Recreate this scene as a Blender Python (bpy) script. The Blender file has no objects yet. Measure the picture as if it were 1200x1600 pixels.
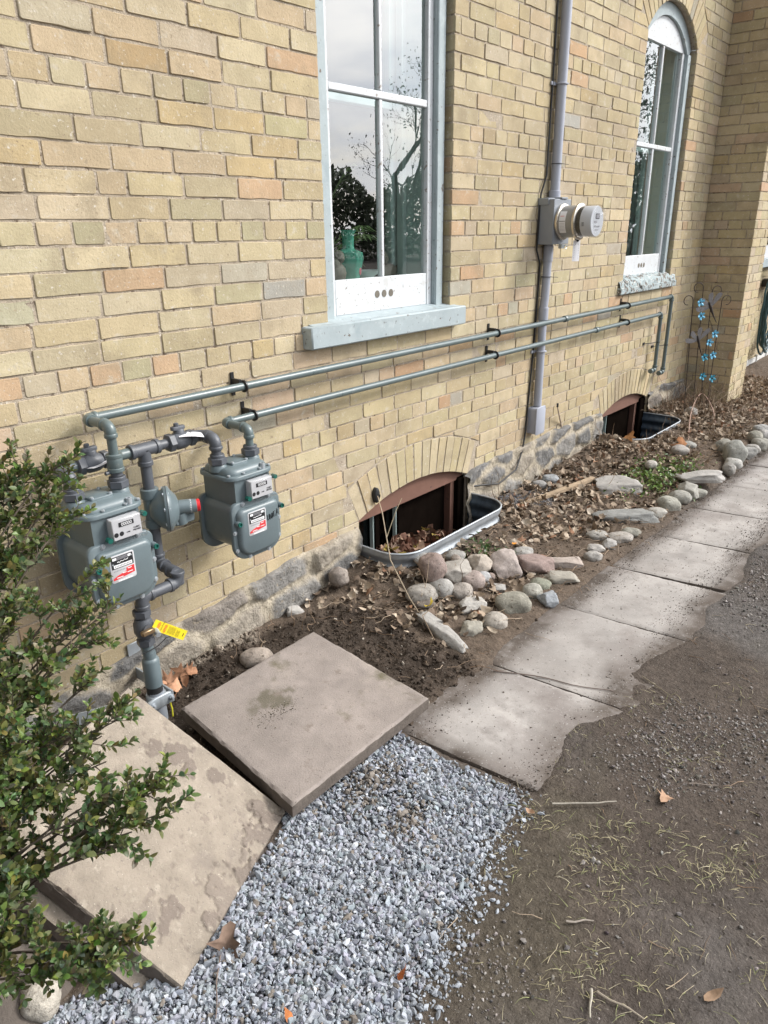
import bpy, bmesh, math, random
import numpy as np
from mathutils import Vector, Matrix, noise as mnoise
random.seed(7); rng = np.random.default_rng(11)
SC = bpy.context.scene
COL = SC.collection

# ------------------------------------------------------------------ camera
FPX = 1134.55
RW = np.array([[0.64618753, -0.28407278, 0.70833914],
               [-0.76307186, -0.22496489, 0.60589779],
               [-0.01276763, -0.93203726, -0.36213745]])   # world axes (along wall, into wall, up) in camera axes
CAM = np.array([0.0, -2.25, 1.62])
cd = bpy.data.cameras.new('camera'); cam = bpy.data.objects.new('camera', cd); COL.objects.link(cam)
cd.sensor_fit = 'VERTICAL'; cd.sensor_height = 36.0; cd.lens = 36.0*FPX/1600.0
cd.clip_start = 0.05; cd.clip_end = 500
M = Matrix.Identity(4)
for i in range(3):
    M[i][0] = RW[i][0]; M[i][1] = -RW[i][1]; M[i][2] = -RW[i][2]; M[i][3] = CAM[i]
cam.matrix_world = M
SC.camera = cam
SC.render.resolution_x = 768; SC.render.resolution_y = 1024

# ------------------------------------------------------------------ sky, sun, exposure
SUN_EL, SUN_AZ = math.radians(38), math.radians(48)      # azimuth measured from -y (towards the viewer) to +x
SDIR = Vector((math.cos(SUN_EL)*math.sin(SUN_AZ), -math.cos(SUN_EL)*math.cos(SUN_AZ), math.sin(SUN_EL)))
wd = bpy.data.worlds.new("World"); SC.world = wd; wd.use_nodes = True
nt = wd.node_tree; nt.nodes.clear()
N = nt.nodes.new; Lk = nt.links.new
sky = N('ShaderNodeTexSky'); sky.sky_type = 'NISHITA'; sky.sun_disc = False
sky.sun_elevation = SUN_EL; sky.sun_rotation = math.atan2(SDIR.x, SDIR.y)
sky.air_density = 1.0; sky.dust_density = 2.0
tc = N('ShaderNodeTexCoord'); mp = N('ShaderNodeMapping'); mp.inputs['Scale'].default_value = (1, 1, 3.2)
nz = N('ShaderNodeTexNoise'); nz.inputs['Scale'].default_value = 2.6; nz.inputs['Detail'].default_value = 9; nz.inputs['Roughness'].default_value = .58
rp = N('ShaderNodeValToRGB'); rp.color_ramp.elements[0].position = .34; rp.color_ramp.elements[1].position = .54
mx = N('ShaderNodeMix'); mx.data_type = 'RGBA'
nz2 = N('ShaderNodeTexNoise'); nz2.inputs['Scale'].default_value = 5.5; nz2.inputs['Detail'].default_value = 6
rp2 = N('ShaderNodeValToRGB')
rp2.color_ramp.elements[0].position = .3; rp2.color_ramp.elements[0].color = (7.8, 8.3, 9.2, 1)
rp2.color_ramp.elements[1].position = .7; rp2.color_ramp.elements[1].color = (13.0, 12.9, 12.6, 1)
bg = N('ShaderNodeBackground'); bg.inputs['Strength'].default_value = .12
wo = N('ShaderNodeOutputWorld')
Lk(tc.outputs['Generated'], mp.inputs['Vector']); Lk(mp.outputs[0], nz.inputs['Vector']); Lk(mp.outputs[0], nz2.inputs['Vector'])
Lk(nz.outputs[0], rp.inputs[0]); Lk(nz2.outputs[0], rp2.inputs[0])
Lk(rp.outputs[0], mx.inputs[0]); Lk(sky.outputs[0], mx.inputs[6]); Lk(rp2.outputs[0], mx.inputs[7])
dp = N('ShaderNodeVectorMath'); dp.operation = 'DOT_PRODUCT'; dp.inputs[1].default_value = SDIR; Lk(tc.outputs['Generated'], dp.inputs[0])
pw = N('ShaderNodeMath'); pw.operation = 'POWER'; pw.use_clamp = False; cl0 = N('ShaderNodeMath'); cl0.operation = 'MAXIMUM'; cl0.inputs[1].default_value = 0
Lk(dp.outputs['Value'], cl0.inputs[0]); Lk(cl0.outputs[0], pw.inputs[0]); pw.inputs[1].default_value = 3
mr0 = N('ShaderNodeMapRange'); mr0.inputs[3].default_value = .38; mr0.inputs[4].default_value = 3.3; Lk(pw.outputs[0], mr0.inputs[0])
sc0 = N('ShaderNodeVectorMath'); sc0.operation = 'SCALE'; Lk(mx.outputs[2], sc0.inputs[0]); Lk(mr0.outputs[0], sc0.inputs[3])
Lk(sc0.outputs[0], bg.inputs[0]); Lk(bg.outputs[0], wo.inputs[0])
sd = bpy.data.lights.new('sun', 'SUN'); sd.energy = 2.5; sd.angle = math.radians(12); sd.color = (1, .96, .90)
sun = bpy.data.objects.new('sun', sd); COL.objects.link(sun)
sun.rotation_euler = SDIR.to_track_quat('Z', 'Y').to_euler(); sun.location = (4, -6, 6)
SC.view_settings.view_transform = 'Standard'; SC.view_settings.look = 'None'
SC.view_settings.gamma = 1; SC.view_settings.exposure = 0.20

# ------------------------------------------------------------------ survey helpers: photo point -> place on a known plane
def ray(px, py): return RW @ np.array([px-600., py-800., FPX])
def W(px, py, y=0.):
    d = ray(px, py); return Vector(CAM + d*((y-CAM[1])/d[1]))
def G(px, py, z=0.):
    d = ray(px, py); return Vector(CAM + d*((z-CAM[2])/d[2]))
def RD(px, py, r):
    d = ray(px, py); return Vector(CAM + d/np.linalg.norm(d)*r)

# ------------------------------------------------------------------ materials
def lin(r, g, b):
    f = lambda c: (c/255/12.92) if c/255 <= .04045 else ((c/255+.055)/1.055)**2.4
    return (f(r), f(g), f(b))
MATS = {}
def mk(name, col=(.5,.5,.5), rough=.6, metal=0., var=.15, vs=8., bump=.15, bs=60., attr=False, spec=.5, spots=None, alpha=None, dist=.002, stain=None, uneven=0):
    """procedural surface: base colour (or per-piece colour attribute) x mottling, optional spots, bump"""
    m = bpy.data.materials.new(name); m.use_nodes = True; nt = m.node_tree; nt.nodes.clear()
    N = nt.nodes.new; L = nt.links.new
    out = N('ShaderNodeOutputMaterial'); p = N('ShaderNodeBsdfPrincipled'); L(p.outputs[0], out.inputs[0])
    t = N('ShaderNodeTexCoord')
    n1 = N('ShaderNodeTexNoise'); n1.inputs['Scale'].default_value = vs; n1.inputs['Detail'].default_value = 7; n1.inputs['Roughness'].default_value = .62
    L(t.outputs['Object'], n1.inputs['Vector'])
    mr = N('ShaderNodeMapRange'); mr.inputs[1].default_value = .28; mr.inputs[2].default_value = .72
    mr.inputs[3].default_value = 1-var; mr.inputs[4].default_value = 1+var; L(n1.outputs[0], mr.inputs[0])
    if attr:
        a = N('ShaderNodeAttribute'); a.attribute_name = 'Col'; src = a.outputs['Color']
    else:
        a = N('ShaderNodeRGB'); a.outputs[0].default_value = (*col, 1); src = a.outputs[0]
    vm = N('ShaderNodeVectorMath'); vm.operation = 'SCALE'; L(src, vm.inputs[0]); L(mr.outputs[0], vm.inputs[3])
    cur = vm.outputs[0]
    for (sc, lo, hi, scol) in (spots or []):
        n = N('ShaderNodeTexNoise'); n.inputs['Scale'].default_value = sc; n.inputs['Detail'].default_value = 5; n.inputs['Roughness'].default_value = .6
        L(t.outputs['Object'], n.inputs['Vector'])
        r = N('ShaderNodeMapRange'); r.inputs[1].default_value = lo; r.inputs[2].default_value = hi; L(n.outputs[0], r.inputs[0])
        mm = N('ShaderNodeMix'); mm.data_type = 'RGBA'; L(r.outputs[0], mm.inputs[0]); L(cur, mm.inputs[6]); mm.inputs[7].default_value = (*scol, 1)
        cur = mm.outputs[2]
    L(cur, p.inputs['Base Color'])
    p.inputs['Roughness'].default_value = rough; p.inputs['Metallic'].default_value = metal
    p.inputs['Specular IOR Level'].default_value = spec
    if uneven:
        rr = N('ShaderNodeMapRange'); rr.inputs[3].default_value = rough-uneven; rr.inputs[4].default_value = rough+uneven
        L(n1.outputs[0], rr.inputs[0]); L(rr.outputs[0], p.inputs['Roughness'])
    if bump:
        n2 = N('ShaderNodeTexNoise'); n2.inputs['Scale'].default_value = bs; n2.inputs['Detail'].default_value = 6; n2.inputs['Roughness'].default_value = .65
        L(t.outputs['Object'], n2.inputs['Vector'])
        b = N('ShaderNodeBump'); b.inputs['Strength'].default_value = bump; b.inputs['Distance'].default_value = dist
        L(n2.outputs[0], b.inputs['Height']); L(b.outputs[0], p.inputs['Normal'])
    MATS[name] = m
    return m

mk('brick', attr=True, rough=.92, var=.12, vs=11, bump=.75, bs=110, dist=.0032, spec=.15,
   spots=[(1.3,.46,.78,(.33,.265,.17)), (22, .58, .76, (.50,.455,.37)), (6, .54, .80, (.30,.245,.165)), (120, .64, .70, (.24,.18,.12)), (42,.63,.72,(.31,.25,.17)), (75,.63,.67,(.55,.50,.42)), (210, .66, .71, (.60,.55,.45)), (330,.68,.73,(.10,.07,.045))])
mk('mortar', (.42,.355,.275), rough=.95, var=.25, vs=18, bump=1., bs=130, dist=.006, spec=.1,
   spots=[(70, .60, .66, (.60,.55,.47)), (9, .58, .75, (.22,.175,.13)), (34,.60,.66,(.16,.12,.09))])
mk('stone', attr=True, rough=.88, var=.22, vs=22, bump=.9, bs=70, dist=.006, spec=.25,
   spots=[(160, .64, .7, (.42,.40,.37)), (120, .66, .72, (.05,.05,.05))])
mk('cobble', attr=True, rough=.88, var=.3, vs=30, bump=1., bs=110, dist=.005, spec=.2,
   spots=[(170, .60, .68, (.40,.37,.33)), (55, .57, .70, (.12,.10,.08)), (260,.64,.70,(.05,.045,.04)), (12,.60,.74,(.17,.14,.11))])
mk('rubble', attr=True, rough=.92, var=.25, vs=16, bump=1., bs=60, dist=.016, spec=.15,
   spots=[(45, .60, .68, (.36,.31,.24)), (130, .66, .72, (.05,.045,.04))])
mk('gravel', attr=True, rough=.75, var=.14, vs=60, bump=.4, bs=300, dist=.001, spec=.3)
mk('soil', attr=True, rough=.95, var=.32, vs=38, bump=1., bs=85, dist=.012, spec=.15,
   spots=[(230, .64, .71, (.17,.15,.125)), (90, .60, .72, (.030,.024,.018)), (150,.62,.70,(.20,.18,.155))])
mk('concrete_slab', attr=True, rough=.85, var=.13, vs=7, bump=.8, bs=170, dist=.003, spec=.25,
   spots=[(16, .60, .74, (.19,.155,.13)), (120, .63, .69, (.12,.10,.085)), (230, .66, .71, (.40,.36,.33)), (5, .60, .75, (.33,.285,.25)), (4.2, .63, .72, (.13,.115,.075))])
mk('concrete_weathered', attr=True, rough=.9, var=.13, vs=13, bump=1., bs=110, dist=.004, spec=.2,
   spots=[(30, .58, .70, (.37,.325,.265)), (8,.56,.70,(.225,.19,.16)), (60, .62, .70, (.19,.16,.135)), (210, .65, .71, (.15,.12,.10)), (260,.66,.72,(.60,.55,.47))])
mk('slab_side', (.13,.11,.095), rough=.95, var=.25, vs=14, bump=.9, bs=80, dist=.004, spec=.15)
mk('concrete_path', attr=True, rough=.9, var=.2, vs=5, bump=.4, bs=150, dist=.002, spec=.2,
   spots=[(9, .52, .74, (.235,.215,.20)), (3.1, .52, .70, (.225,.20,.185)), (60,.60,.70,(.19,.17,.155)), (140, .62, .70, (.40,.385,.37)), (260,.64,.70,(.10,.09,.08))])
mk('meter_paint', (.125,.160,.172), rough=.36, var=.09, vs=9, bump=.2, bs=70, dist=.002, spec=.5, uneven=.12, spots=[(16,.60,.85,(.18,.20,.20)),(110,.67,.72,(.09,.10,.105))])
mk('pipe_paint', (.112,.145,.146), spots=[(26,.62,.74,(.20,.215,.205)),(90,.66,.71,(.07,.08,.08))], rough=.30, var=.12, vs=10, bump=.08, bs=80, dist=.001, spec=.55, uneven=.08)
mk('fitting_iron', (.085,.092,.105), rough=.42, var=.15, vs=22, bump=.4, bs=140, dist=.002, spec=.5, uneven=.1)
mk('galvanized', (.40,.43,.46), rough=.5, metal=.45, var=.16, vs=26, bump=.15, bs=40, dist=.002, uneven=.12, spots=[(12,.6,.75,(.34,.35,.35))])
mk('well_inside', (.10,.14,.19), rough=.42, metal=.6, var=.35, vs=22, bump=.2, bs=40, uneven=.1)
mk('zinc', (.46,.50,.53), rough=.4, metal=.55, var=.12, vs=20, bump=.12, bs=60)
mk('conduit_pvc', (.36,.38,.44), rough=.45, var=.06, vs=6, bump=.05, bs=60, spots=[(9,.62,.75,(.29,.30,.34))])
mk('box_grey', (.24,.26,.29), rough=.45, var=.07, vs=9, bump=.06, bs=60)
mk('black_metal', (.012,.012,.013), rough=.4, var=.2, bump=.05)
mk('black_rubber', (.015,.015,.016), rough=.6, var=.2, bump=.1)
mk('white_paint', (.60,.62,.635), rough=.55, var=.05, vs=12, bump=.5, bs=45, dist=.002, spots=[(48,.62,.65,(.30,.27,.24)), (14,.58,.70,(.54,.54,.53)), (130,.66,.70,(.36,.33,.3))])
mk('blue_grey_paint', (.345,.40,.415), rough=.6, var=.09, vs=9, bump=.5, bs=50, dist=.002, spots=[(38,.64,.67,(.14,.12,.10)), (16,.56,.72,(.44,.50,.51)), (110,.66,.70,(.55,.56,.55)), (7,.58,.72,(.29,.35,.37))])
mk('rotten_paint', (.34,.40,.41), rough=.85, var=.25, vs=16, bump=1., bs=40, dist=.01, spots=[(26,.52,.56,(.16,.14,.12)), (60,.58,.62,(.60,.58,.55)), (18,.60,.66,(.02,.02,.018))])
mk('mint_paint', (.42,.51,.48), rough=.5, var=.06, bump=.1)
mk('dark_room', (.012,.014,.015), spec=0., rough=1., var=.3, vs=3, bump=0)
mk('brown_board', (.17,.085,.06), rough=.75, var=.12, vs=10, bump=.3, bs=60, spots=[(30,.64,.72,(.09,.05,.04))])
mk('brown_dark', (.007,.005,.004), rough=1., var=.3, vs=12, bump=.2, spec=.0)
mk('leaf_dead', attr=True, rough=.8, var=.22, vs=60, bump=.3, bs=120, spec=.25)
mk('leaf_green', attr=True, rough=.38, var=.18, vs=50, bump=.12, bs=120, spec=.5)
mk('bark', (.12,.095,.07), rough=.9, var=.3, vs=40, bump=.6, bs=140)
mk('twig_green', (.14,.13,.07), rough=.8, var=.25, vs=30, bump=.2)
mk('stem_dry', attr=True, rough=.85, var=.25, vs=40, bump=.3, bs=150)
mk('wood', (.36,.27,.18), rough=.8, var=.25, vs=18, bump=.6, bs=60, spots=[(30,.6,.7,(.20,.14,.09))])
mk('white_label', (.75,.75,.78), rough=.5, var=.03, bump=0)
mk('silver_plate', (.50,.50,.51), rough=.4, metal=.0, var=.05, bump=0)
mk('black_ink', (.012,.012,.014), rough=.6, var=.05, bump=0)
mk('white_ink', (.8,.8,.8), rough=.6, var=.02, bump=0)
mk('grey_ink', (.28,.28,.3), rough=.6, var=.02, bump=0)
mk('red_ink', (.60,.035,.04), rough=.5, var=.05, bump=0)
mk('yellow_tag', (.80,.62,.02), rough=.45, var=.05, bump=.05)
mk('red_cap', (.62,.02,.025), rough=.35, var=.05, bump=0)
mk('green_plastic', (.01,.11,.085), rough=.35, var=.1, bump=0)
mk('brass', (.30,.21,.12), rough=.4, metal=.8, var=.2, bump=.1)
mk('steel_ring', (.52,.48,.42), rough=.25, metal=.9, var=.08, bump=.05)
mk('meter_grey', (.27,.27,.265), rough=.35, metal=.2, var=.06, bump=.04)
mk('meter_dark', (.035,.032,.028), rough=.3, var=.2, bump=0)
mk('meter_white', (.50,.52,.55), rough=.35, var=.04, bump=0)
mk('rusty_wire', (.045,.035,.03), rough=.7, metal=.3, var=.4, vs=60, bump=.3)
mk('wing_mesh', (.18,.17,.17), rough=.6, metal=.4, var=.3, vs=80, bump=.5, bs=300)
mk('blue_petal', (.16,.50,.72), rough=.4, var=.15, vs=40, bump=.1)
mk('teal_petal', (.06,.34,.48), rough=.4, var=.15, vs=40, bump=.1)
mk('green_hose', (.03,.075,.085), rough=.4, var=.3, vs=10, bump=.1)
mk('red_hose', (.33,.06,.045), rough=.5, var=.2, bump=.1)
mk('pink_hose', (.34,.22,.17), rough=.6, var=.2, bump=.1)
mk('vase_glaze', (.12,.42,.31), rough=.15, var=.08, bump=0, spec=.6, spots=[(60,.66,.68,(.02,.10,.07))])
mk('vase_flower', (.62,.12,.17), rough=.3, var=.2, bump=0)
mk('carved_stone', (.16,.14,.11), rough=.6, var=.3, vs=30, bump=.4)
mk('porcelain', (.55,.60,.60), rough=.2, var=.03, bump=0)
mk('palm_leaf', (.34,.46,.18), rough=.5, var=.2, bump=.1)
mk('curtain', (.46,.50,.50), rough=.9, var=.12, vs=5, bump=.2)
mk('plastic_white_edge', (.62,.62,.60), rough=.6, var=.15, bump=.2)
mk('grass_dry', attr=True, rough=.8, var=.25, vs=30, bump=0)
mk('yellow_wire', (.75,.7,.05), rough=.4, var=.05, bump=0)

lg = MATS['leaf_green'].node_tree; _p = [n for n in lg.nodes if n.type == 'BSDF_PRINCIPLED'][0]; _o = [n for n in lg.nodes if n.type == 'OUTPUT_MATERIAL'][0]
_t = lg.nodes.new('ShaderNodeBsdfTranslucent'); _m = lg.nodes.new('ShaderNodeMixShader'); _m.inputs[0].default_value = .28
lg.links.new(_p.inputs['Base Color'].links[0].from_socket, _t.inputs[0]); lg.links.new(_p.outputs[0], _m.inputs[1]); lg.links.new(_t.outputs[0], _m.inputs[2]); lg.links.new(_m.outputs[0], _o.inputs[0])
def glass_mat(name, ior=1.45, tint=(1,1,1), rough=.0, bump=0.):
    m = bpy.data.materials.new(name); m.use_nodes = True; nt = m.node_tree; nt.nodes.clear(); N = nt.nodes.new; L = nt.links.new
    out = N('ShaderNodeOutputMaterial'); tr = N('ShaderNodeBsdfTransparent'); gl = N('ShaderNodeBsdfGlossy'); mix = N('ShaderNodeMixShader'); lw = N('ShaderNodeLayerWeight'); lw.inputs[0].default_value = .5; p5 = N('ShaderNodeMath'); p5.operation = 'POWER'; p5.inputs[1].default_value = 3.5; fr = N('ShaderNodeMapRange')
    r0 = ((ior-1)/(ior+1))**2; fr.inputs[3].default_value = r0; fr.inputs[4].default_value = .95
    tr.inputs[0].default_value = (*tint, 1); gl.inputs['Roughness'].default_value = rough
    L(lw.outputs['Facing'], p5.inputs[0]); L(p5.outputs[0], fr.inputs[0])
    if bump:
        t = N('ShaderNodeTexCoord'); n = N('ShaderNodeTexNoise'); n.inputs['Scale'].default_value = 7; n.inputs['Detail'].default_value = 3
        mpn = N('ShaderNodeMapping'); mpn.inputs['Scale'].default_value = (1, 1, .45)
        b = N('ShaderNodeBump'); b.inputs['Strength'].default_value = bump; b.inputs['Distance'].default_value = .004
        L(t.outputs['Object'], mpn.inputs[0]); L(mpn.outputs[0], n.inputs['Vector']); L(n.outputs[0], b.inputs['Height']); L(b.outputs[0], gl.inputs['Normal'])
    L(fr.outputs[0], mix.inputs[0]); L(tr.outputs[0], mix.inputs[1]); L(gl.outputs[0], mix.inputs[2]); L(mix.outputs[0], out.inputs[0])
    MATS[name] = m
glass_mat('window_glass', 2.9, (.86,.93,.92), bump=.03)
glass_mat('basement_glass', 1.5, (.5,.55,.55), rough=.08, bump=.2)
glass_mat('clear_plastic', 1.35, (.985,.985,.99), rough=.03)

# ------------------------------------------------------------------ mesh building
def V3(p): return Vector(p)
class MB:
    """collects shapes (world coordinates, or a thing's local ones) and links them as ONE mesh object"""
    def __init__(s): s.v = []; s.f = []; s.m = []; s.c = []; s.mats = []; s.cm = 0; s.cc = (1,1,1)
    def mat(s, name):
        if name not in s.mats: s.mats.append(name)
        s.cm = s.mats.index(name); return s
    def col(s, c): s.cc = tuple(c); return s
    def add(s, vs, fs):
        o = len(s.v); s.v += [tuple(p) for p in vs]; s.c += [s.cc]*len(vs)
        s.f += [tuple(i+o for i in f) for f in fs]; s.m += [s.cm]*len(fs); return s
    def box(s, a, b, bev=0.):
        x0,y0,z0 = a; x1,y1,z1 = b
        if x1 < x0: x0,x1 = x1,x0
        if y1 < y0: y0,y1 = y1,y0
        if z1 < z0: z0,z1 = z1,z0
        if bev <= 0:
            vs = [(x0,y0,z0),(x1,y0,z0),(x1,y1,z0),(x0,y1,z0),(x0,y0,z1),(x1,y0,z1),(x1,y1,z1),(x0,y1,z1)]
            return s.add(vs, [(0,3,2,1),(4,5,6,7),(0,1,5,4),(1,2,6,5),(2,3,7,6),(3,0,4,7)])
        vs = []; idx = {}
        for ix,x in enumerate((x0,x1)):
            for iy,y in enumerate((y0,y1)):
                for iz,z in enumerate((z0,z1)):
                    sx,sy,sz = (1-2*ix)*bev,(1-2*iy)*bev,(1-2*iz)*bev
                    for k,(dx,dy,dz) in enumerate(((0,sy,sz),(sx,0,sz),(sx,sy,0))):
                        idx[(ix,iy,iz,k)] = len(vs); vs.append((x+dx,y+dy,z+dz))
        I = lambda ix,iy,iz,k: idx[(ix,iy,iz,k)]
        fs = []
        for i in (0,1):
            fs.append([I(i,0,0,0),I(i,1,0,0),I(i,1,1,0),I(i,0,1,0)][::(1 if i else -1)])
            fs.append([I(0,i,0,1),I(1,i,0,1),I(1,i,1,1),I(0,i,1,1)][::(-1 if i else 1)])
            fs.append([I(0,0,i,2),I(1,0,i,2),I(1,1,i,2),I(0,1,i,2)][::(1 if i else -1)])
        for a_ in (0,1):
            for b_ in (0,1):
                fs.append((I(0,a_,b_,1),I(1,a_,b_,1),I(1,a_,b_,2),I(0,a_,b_,2)))
                fs.append((I(a_,0,b_,0),I(a_,1,b_,0),I(a_,1,b_,2),I(a_,0,b_,2)))
                fs.append((I(a_,b_,0,0),I(a_,b_,1,0),I(a_,b_,1,1),I(a_,b_,0,1)))
                for c_ in (0,1): fs.append((I(a_,b_,c_,0),I(a_,b_,c_,1),I(a_,b_,c_,2)))
        return s.add(vs, fs)
    def tube(s, pts, r, n=10, cap=True):
        pts = [V3(p) for p in pts]; rs = r if isinstance(r, (list,tuple)) else [r]*len(pts)
        vs = []; fs = []; up = None
        for i,p in enumerate(pts):
            a = pts[max(i-1,0)]; b = pts[min(i+1,len(pts)-1)]; d = (b-a)
            if d.length < 1e-9: d = Vector((0,0,1))
            d.normalize()
            if up is None:
                up = Vector((0,0,1)) if abs(d.z) < .9 else Vector((1,0,0))
            u = up - d*up.dot(d)
            if u.length < 1e-6: u = d.orthogonal()
            u.normalize(); w = d.cross(u); up = u
            for k in range(n):
                t = 2*math.pi*k/n; vs.append(p + (u*math.cos(t) + w*math.sin(t))*rs[i])
        for i in range(len(pts)-1):
            for k in range(n):
                k2 = (k+1)%n; fs.append((i*n+k, i*n+k2, (i+1)*n+k2, (i+1)*n+k))
        if cap: fs.append(tuple(range(n))[::-1]); fs.append(tuple((len(pts)-1)*n+k for k in range(n)))
        return s.add(vs, fs)
    def lathe(s, o, axis, prof, n=20, phase=0., squash=None):
        """prof: (distance along the axis, radius) pairs"""
        o = V3(o); ax = V3(axis).normalized(); u = ax.orthogonal().normalized() if abs(ax.z) < .9 else Vector((1,0,0))
        u = (u-ax*u.dot(ax)).normalized(); w = ax.cross(u)
        vs = []; fs = []
        for (h,r) in prof:
            for k in range(n):
                t = 2*math.pi*k/n + phase; vs.append(o + ax*h + (u*math.cos(t)+w*math.sin(t))*max(r,1e-5))
        for i in range(len(prof)-1):
            for k in range(n):
                k2 = (k+1)%n; fs.append((i*n+k, i*n+k2, (i+1)*n+k2, (i+1)*n+k))
        fs.append(tuple(range(n))[::-1]); fs.append(tuple((len(prof)-1)*n+k for k in range(n)))
        return s.add(vs, fs)
    def prism(s, outline, o, u, w, n, h0, h1, bev=0.):
        """outline (2D, counter-clockwise seen from +n) raised from h0 to h1 along n"""
        o,u,w,n = V3(o),V3(u),V3(w),V3(n); k = len(outline)
        def ring(pts, h): return [o+u*a+w*b+n*h for a,b in pts]
        c = (sum(p[0] for p in outline)/k, sum(p[1] for p in outline)/k)
        def inset(pts, d):
            out = []
            for i in range(k):
                a = Vector(pts[i-1]); b = Vector(pts[i]); e = Vector(pts[(i+1)%k])
                d1 = (b-a); d2 = (e-b)
                if d1.length < 1e-9 or d2.length < 1e-9: out.append(tuple(b)); continue
                d1.normalize(); d2.normalize(); n1 = Vector((-d1.y,d1.x)); n2 = Vector((-d2.y,d2.x)); m = n1+n2
                if m.length < 1e-6: m = n1
                m.normalize(); q = max(.4, m.dot(n1)); out.append(tuple(b+m*(d/q)))
            return out
        rings = [ring(outline, h0)]
        if bev > 0:
            rings.append(ring(outline, h1-bev)); rings.append(ring(inset(outline, bev*.4), h1-bev*.35)); rings.append(ring(inset(outline, bev), h1))
        else: rings.append(ring(outline, h1))
        vs = [p for r in rings for p in r]; fs = []
        for i in range(len(rings)-1):
            for j in range(k):
                j2 = (j+1)%k; fs.append((i*k+j, i*k+j2, (i+1)*k+j2, (i+1)*k+j))
        fs.append(tuple(range(k))[::-1]); fs.append(tuple((len(rings)-1)*k+j for j in range(k)))
        return s.add(vs, fs)
    def sphere(s, c, r, n=12, sc=(1,1,1)):
        c = V3(c); prof = []
        vs = [c+Vector((0,0,-r*sc[2]))]; fs = []; m = n//2
        for i in range(1,m):
            ph = -math.pi/2+math.pi*i/m
            for k in range(n):
                t = 2*math.pi*k/n; vs.append(c+Vector((math.cos(ph)*math.cos(t)*r*sc[0], math.cos(ph)*math.sin(t)*r*sc[1], math.sin(ph)*r*sc[2])))
        vs.append(c+Vector((0,0,r*sc[2])))
        for k in range(n):
            fs.append((0,1+(k+1)%n,1+k)); fs.append((len(vs)-1, len(vs)-1-n+k, len(vs)-1-n+(k+1)%n))
        for i in range(m-2):
            for k in range(n): fs.append((1+i*n+k, 1+i*n+(k+1)%n, 1+(i+1)*n+(k+1)%n, 1+(i+1)*n+k))
        return s.add(vs, fs)
    def text(s, txt, o, u, w, size, thick=.0004):
        cu = bpy.data.curves.new('t', 'FONT'); cu.body = txt; cu.size = size; cu.extrude = thick; cu.align_x = 'CENTER'; cu.align_y = 'CENTER'
        ob = bpy.data.objects.new('t', cu); COL.objects.link(ob)
        dg = bpy.context.evaluated_depsgraph_get(); me = ob.evaluated_get(dg).to_mesh()
        o,u,w = V3(o),V3(u).normalized(),V3(w).normalized(); n = u.cross(w)
        s.add([o+u*q.co.x+w*q.co.y+n*(q.co.z+thick) for q in me.vertices], [tuple(p.vertices) for p in me.polygons])
        ob.evaluated_get(dg).to_mesh_clear(); bpy.data.objects.remove(ob); bpy.data.curves.remove(cu)
        return s
    def split(s, name, parent, smooth=40):
        """every separate shape becomes a part of its own"""
        par = list(range(len(s.v)))
        def fd(a):
            while par[a] != a: par[a] = par[par[a]]; a = par[a]
            return a
        for f in s.f:
            for q in f[1:]: par[fd(q)] = fd(f[0])
        gr = {}
        for i,f in enumerate(s.f): gr.setdefault(fd(f[0]),[]).append(i)
        out = []
        for g in gr.values():
            m = MB(); m.mats = list(s.mats); ix = {}
            for i in g:
                for q in s.f[i]:
                    if q not in ix: ix[q] = len(m.v); m.v.append(s.v[q]); m.c.append(s.c[q])
                m.f.append(tuple(ix[q] for q in s.f[i])); m.m.append(s.m[i])
            out.append(m.build(name, parent, smooth))
        return out
    def build(s, name, parent=None, smooth=40, origin=None):
        v = np.array(s.v, dtype=float)
        if parent is not None: org = np.array(parent.get('_org', (0,0,0)), dtype=float)
        elif origin is not None: org = np.array(origin, dtype=float)
        else: org = np.array([(v[:,0].min()+v[:,0].max())/2, (v[:,1].min()+v[:,1].max())/2, v[:,2].min()])
        me = bpy.data.meshes.new(name); me.from_pydata((v-org).tolist(), [], s.f)
        for mn in (s.mats or ['stone']): me.materials.append(MATS[mn])
        me.polygons.foreach_set('material_index', s.m)
        ca = me.color_attributes.new('Col', 'FLOAT_COLOR', 'POINT')
        ca.data.foreach_set('color', np.hstack([np.array(s.c, dtype=float), np.ones((len(s.c),1))]).ravel())
        bm = bmesh.new(); bm.from_mesh(me); bmesh.ops.recalc_face_normals(bm, faces=bm.faces); bm.to_mesh(me); bm.free()
        if smooth: me.shade_smooth(); me.set_sharp_from_angle(angle=math.radians(smooth))
        ob = bpy.data.objects.new(name, me); COL.objects.link(ob)
        if parent is not None:
            ob.parent = parent; ob['_org'] = tuple(org); 
        else: ob.location = org; ob['_org'] = tuple(org)
        return ob

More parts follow.
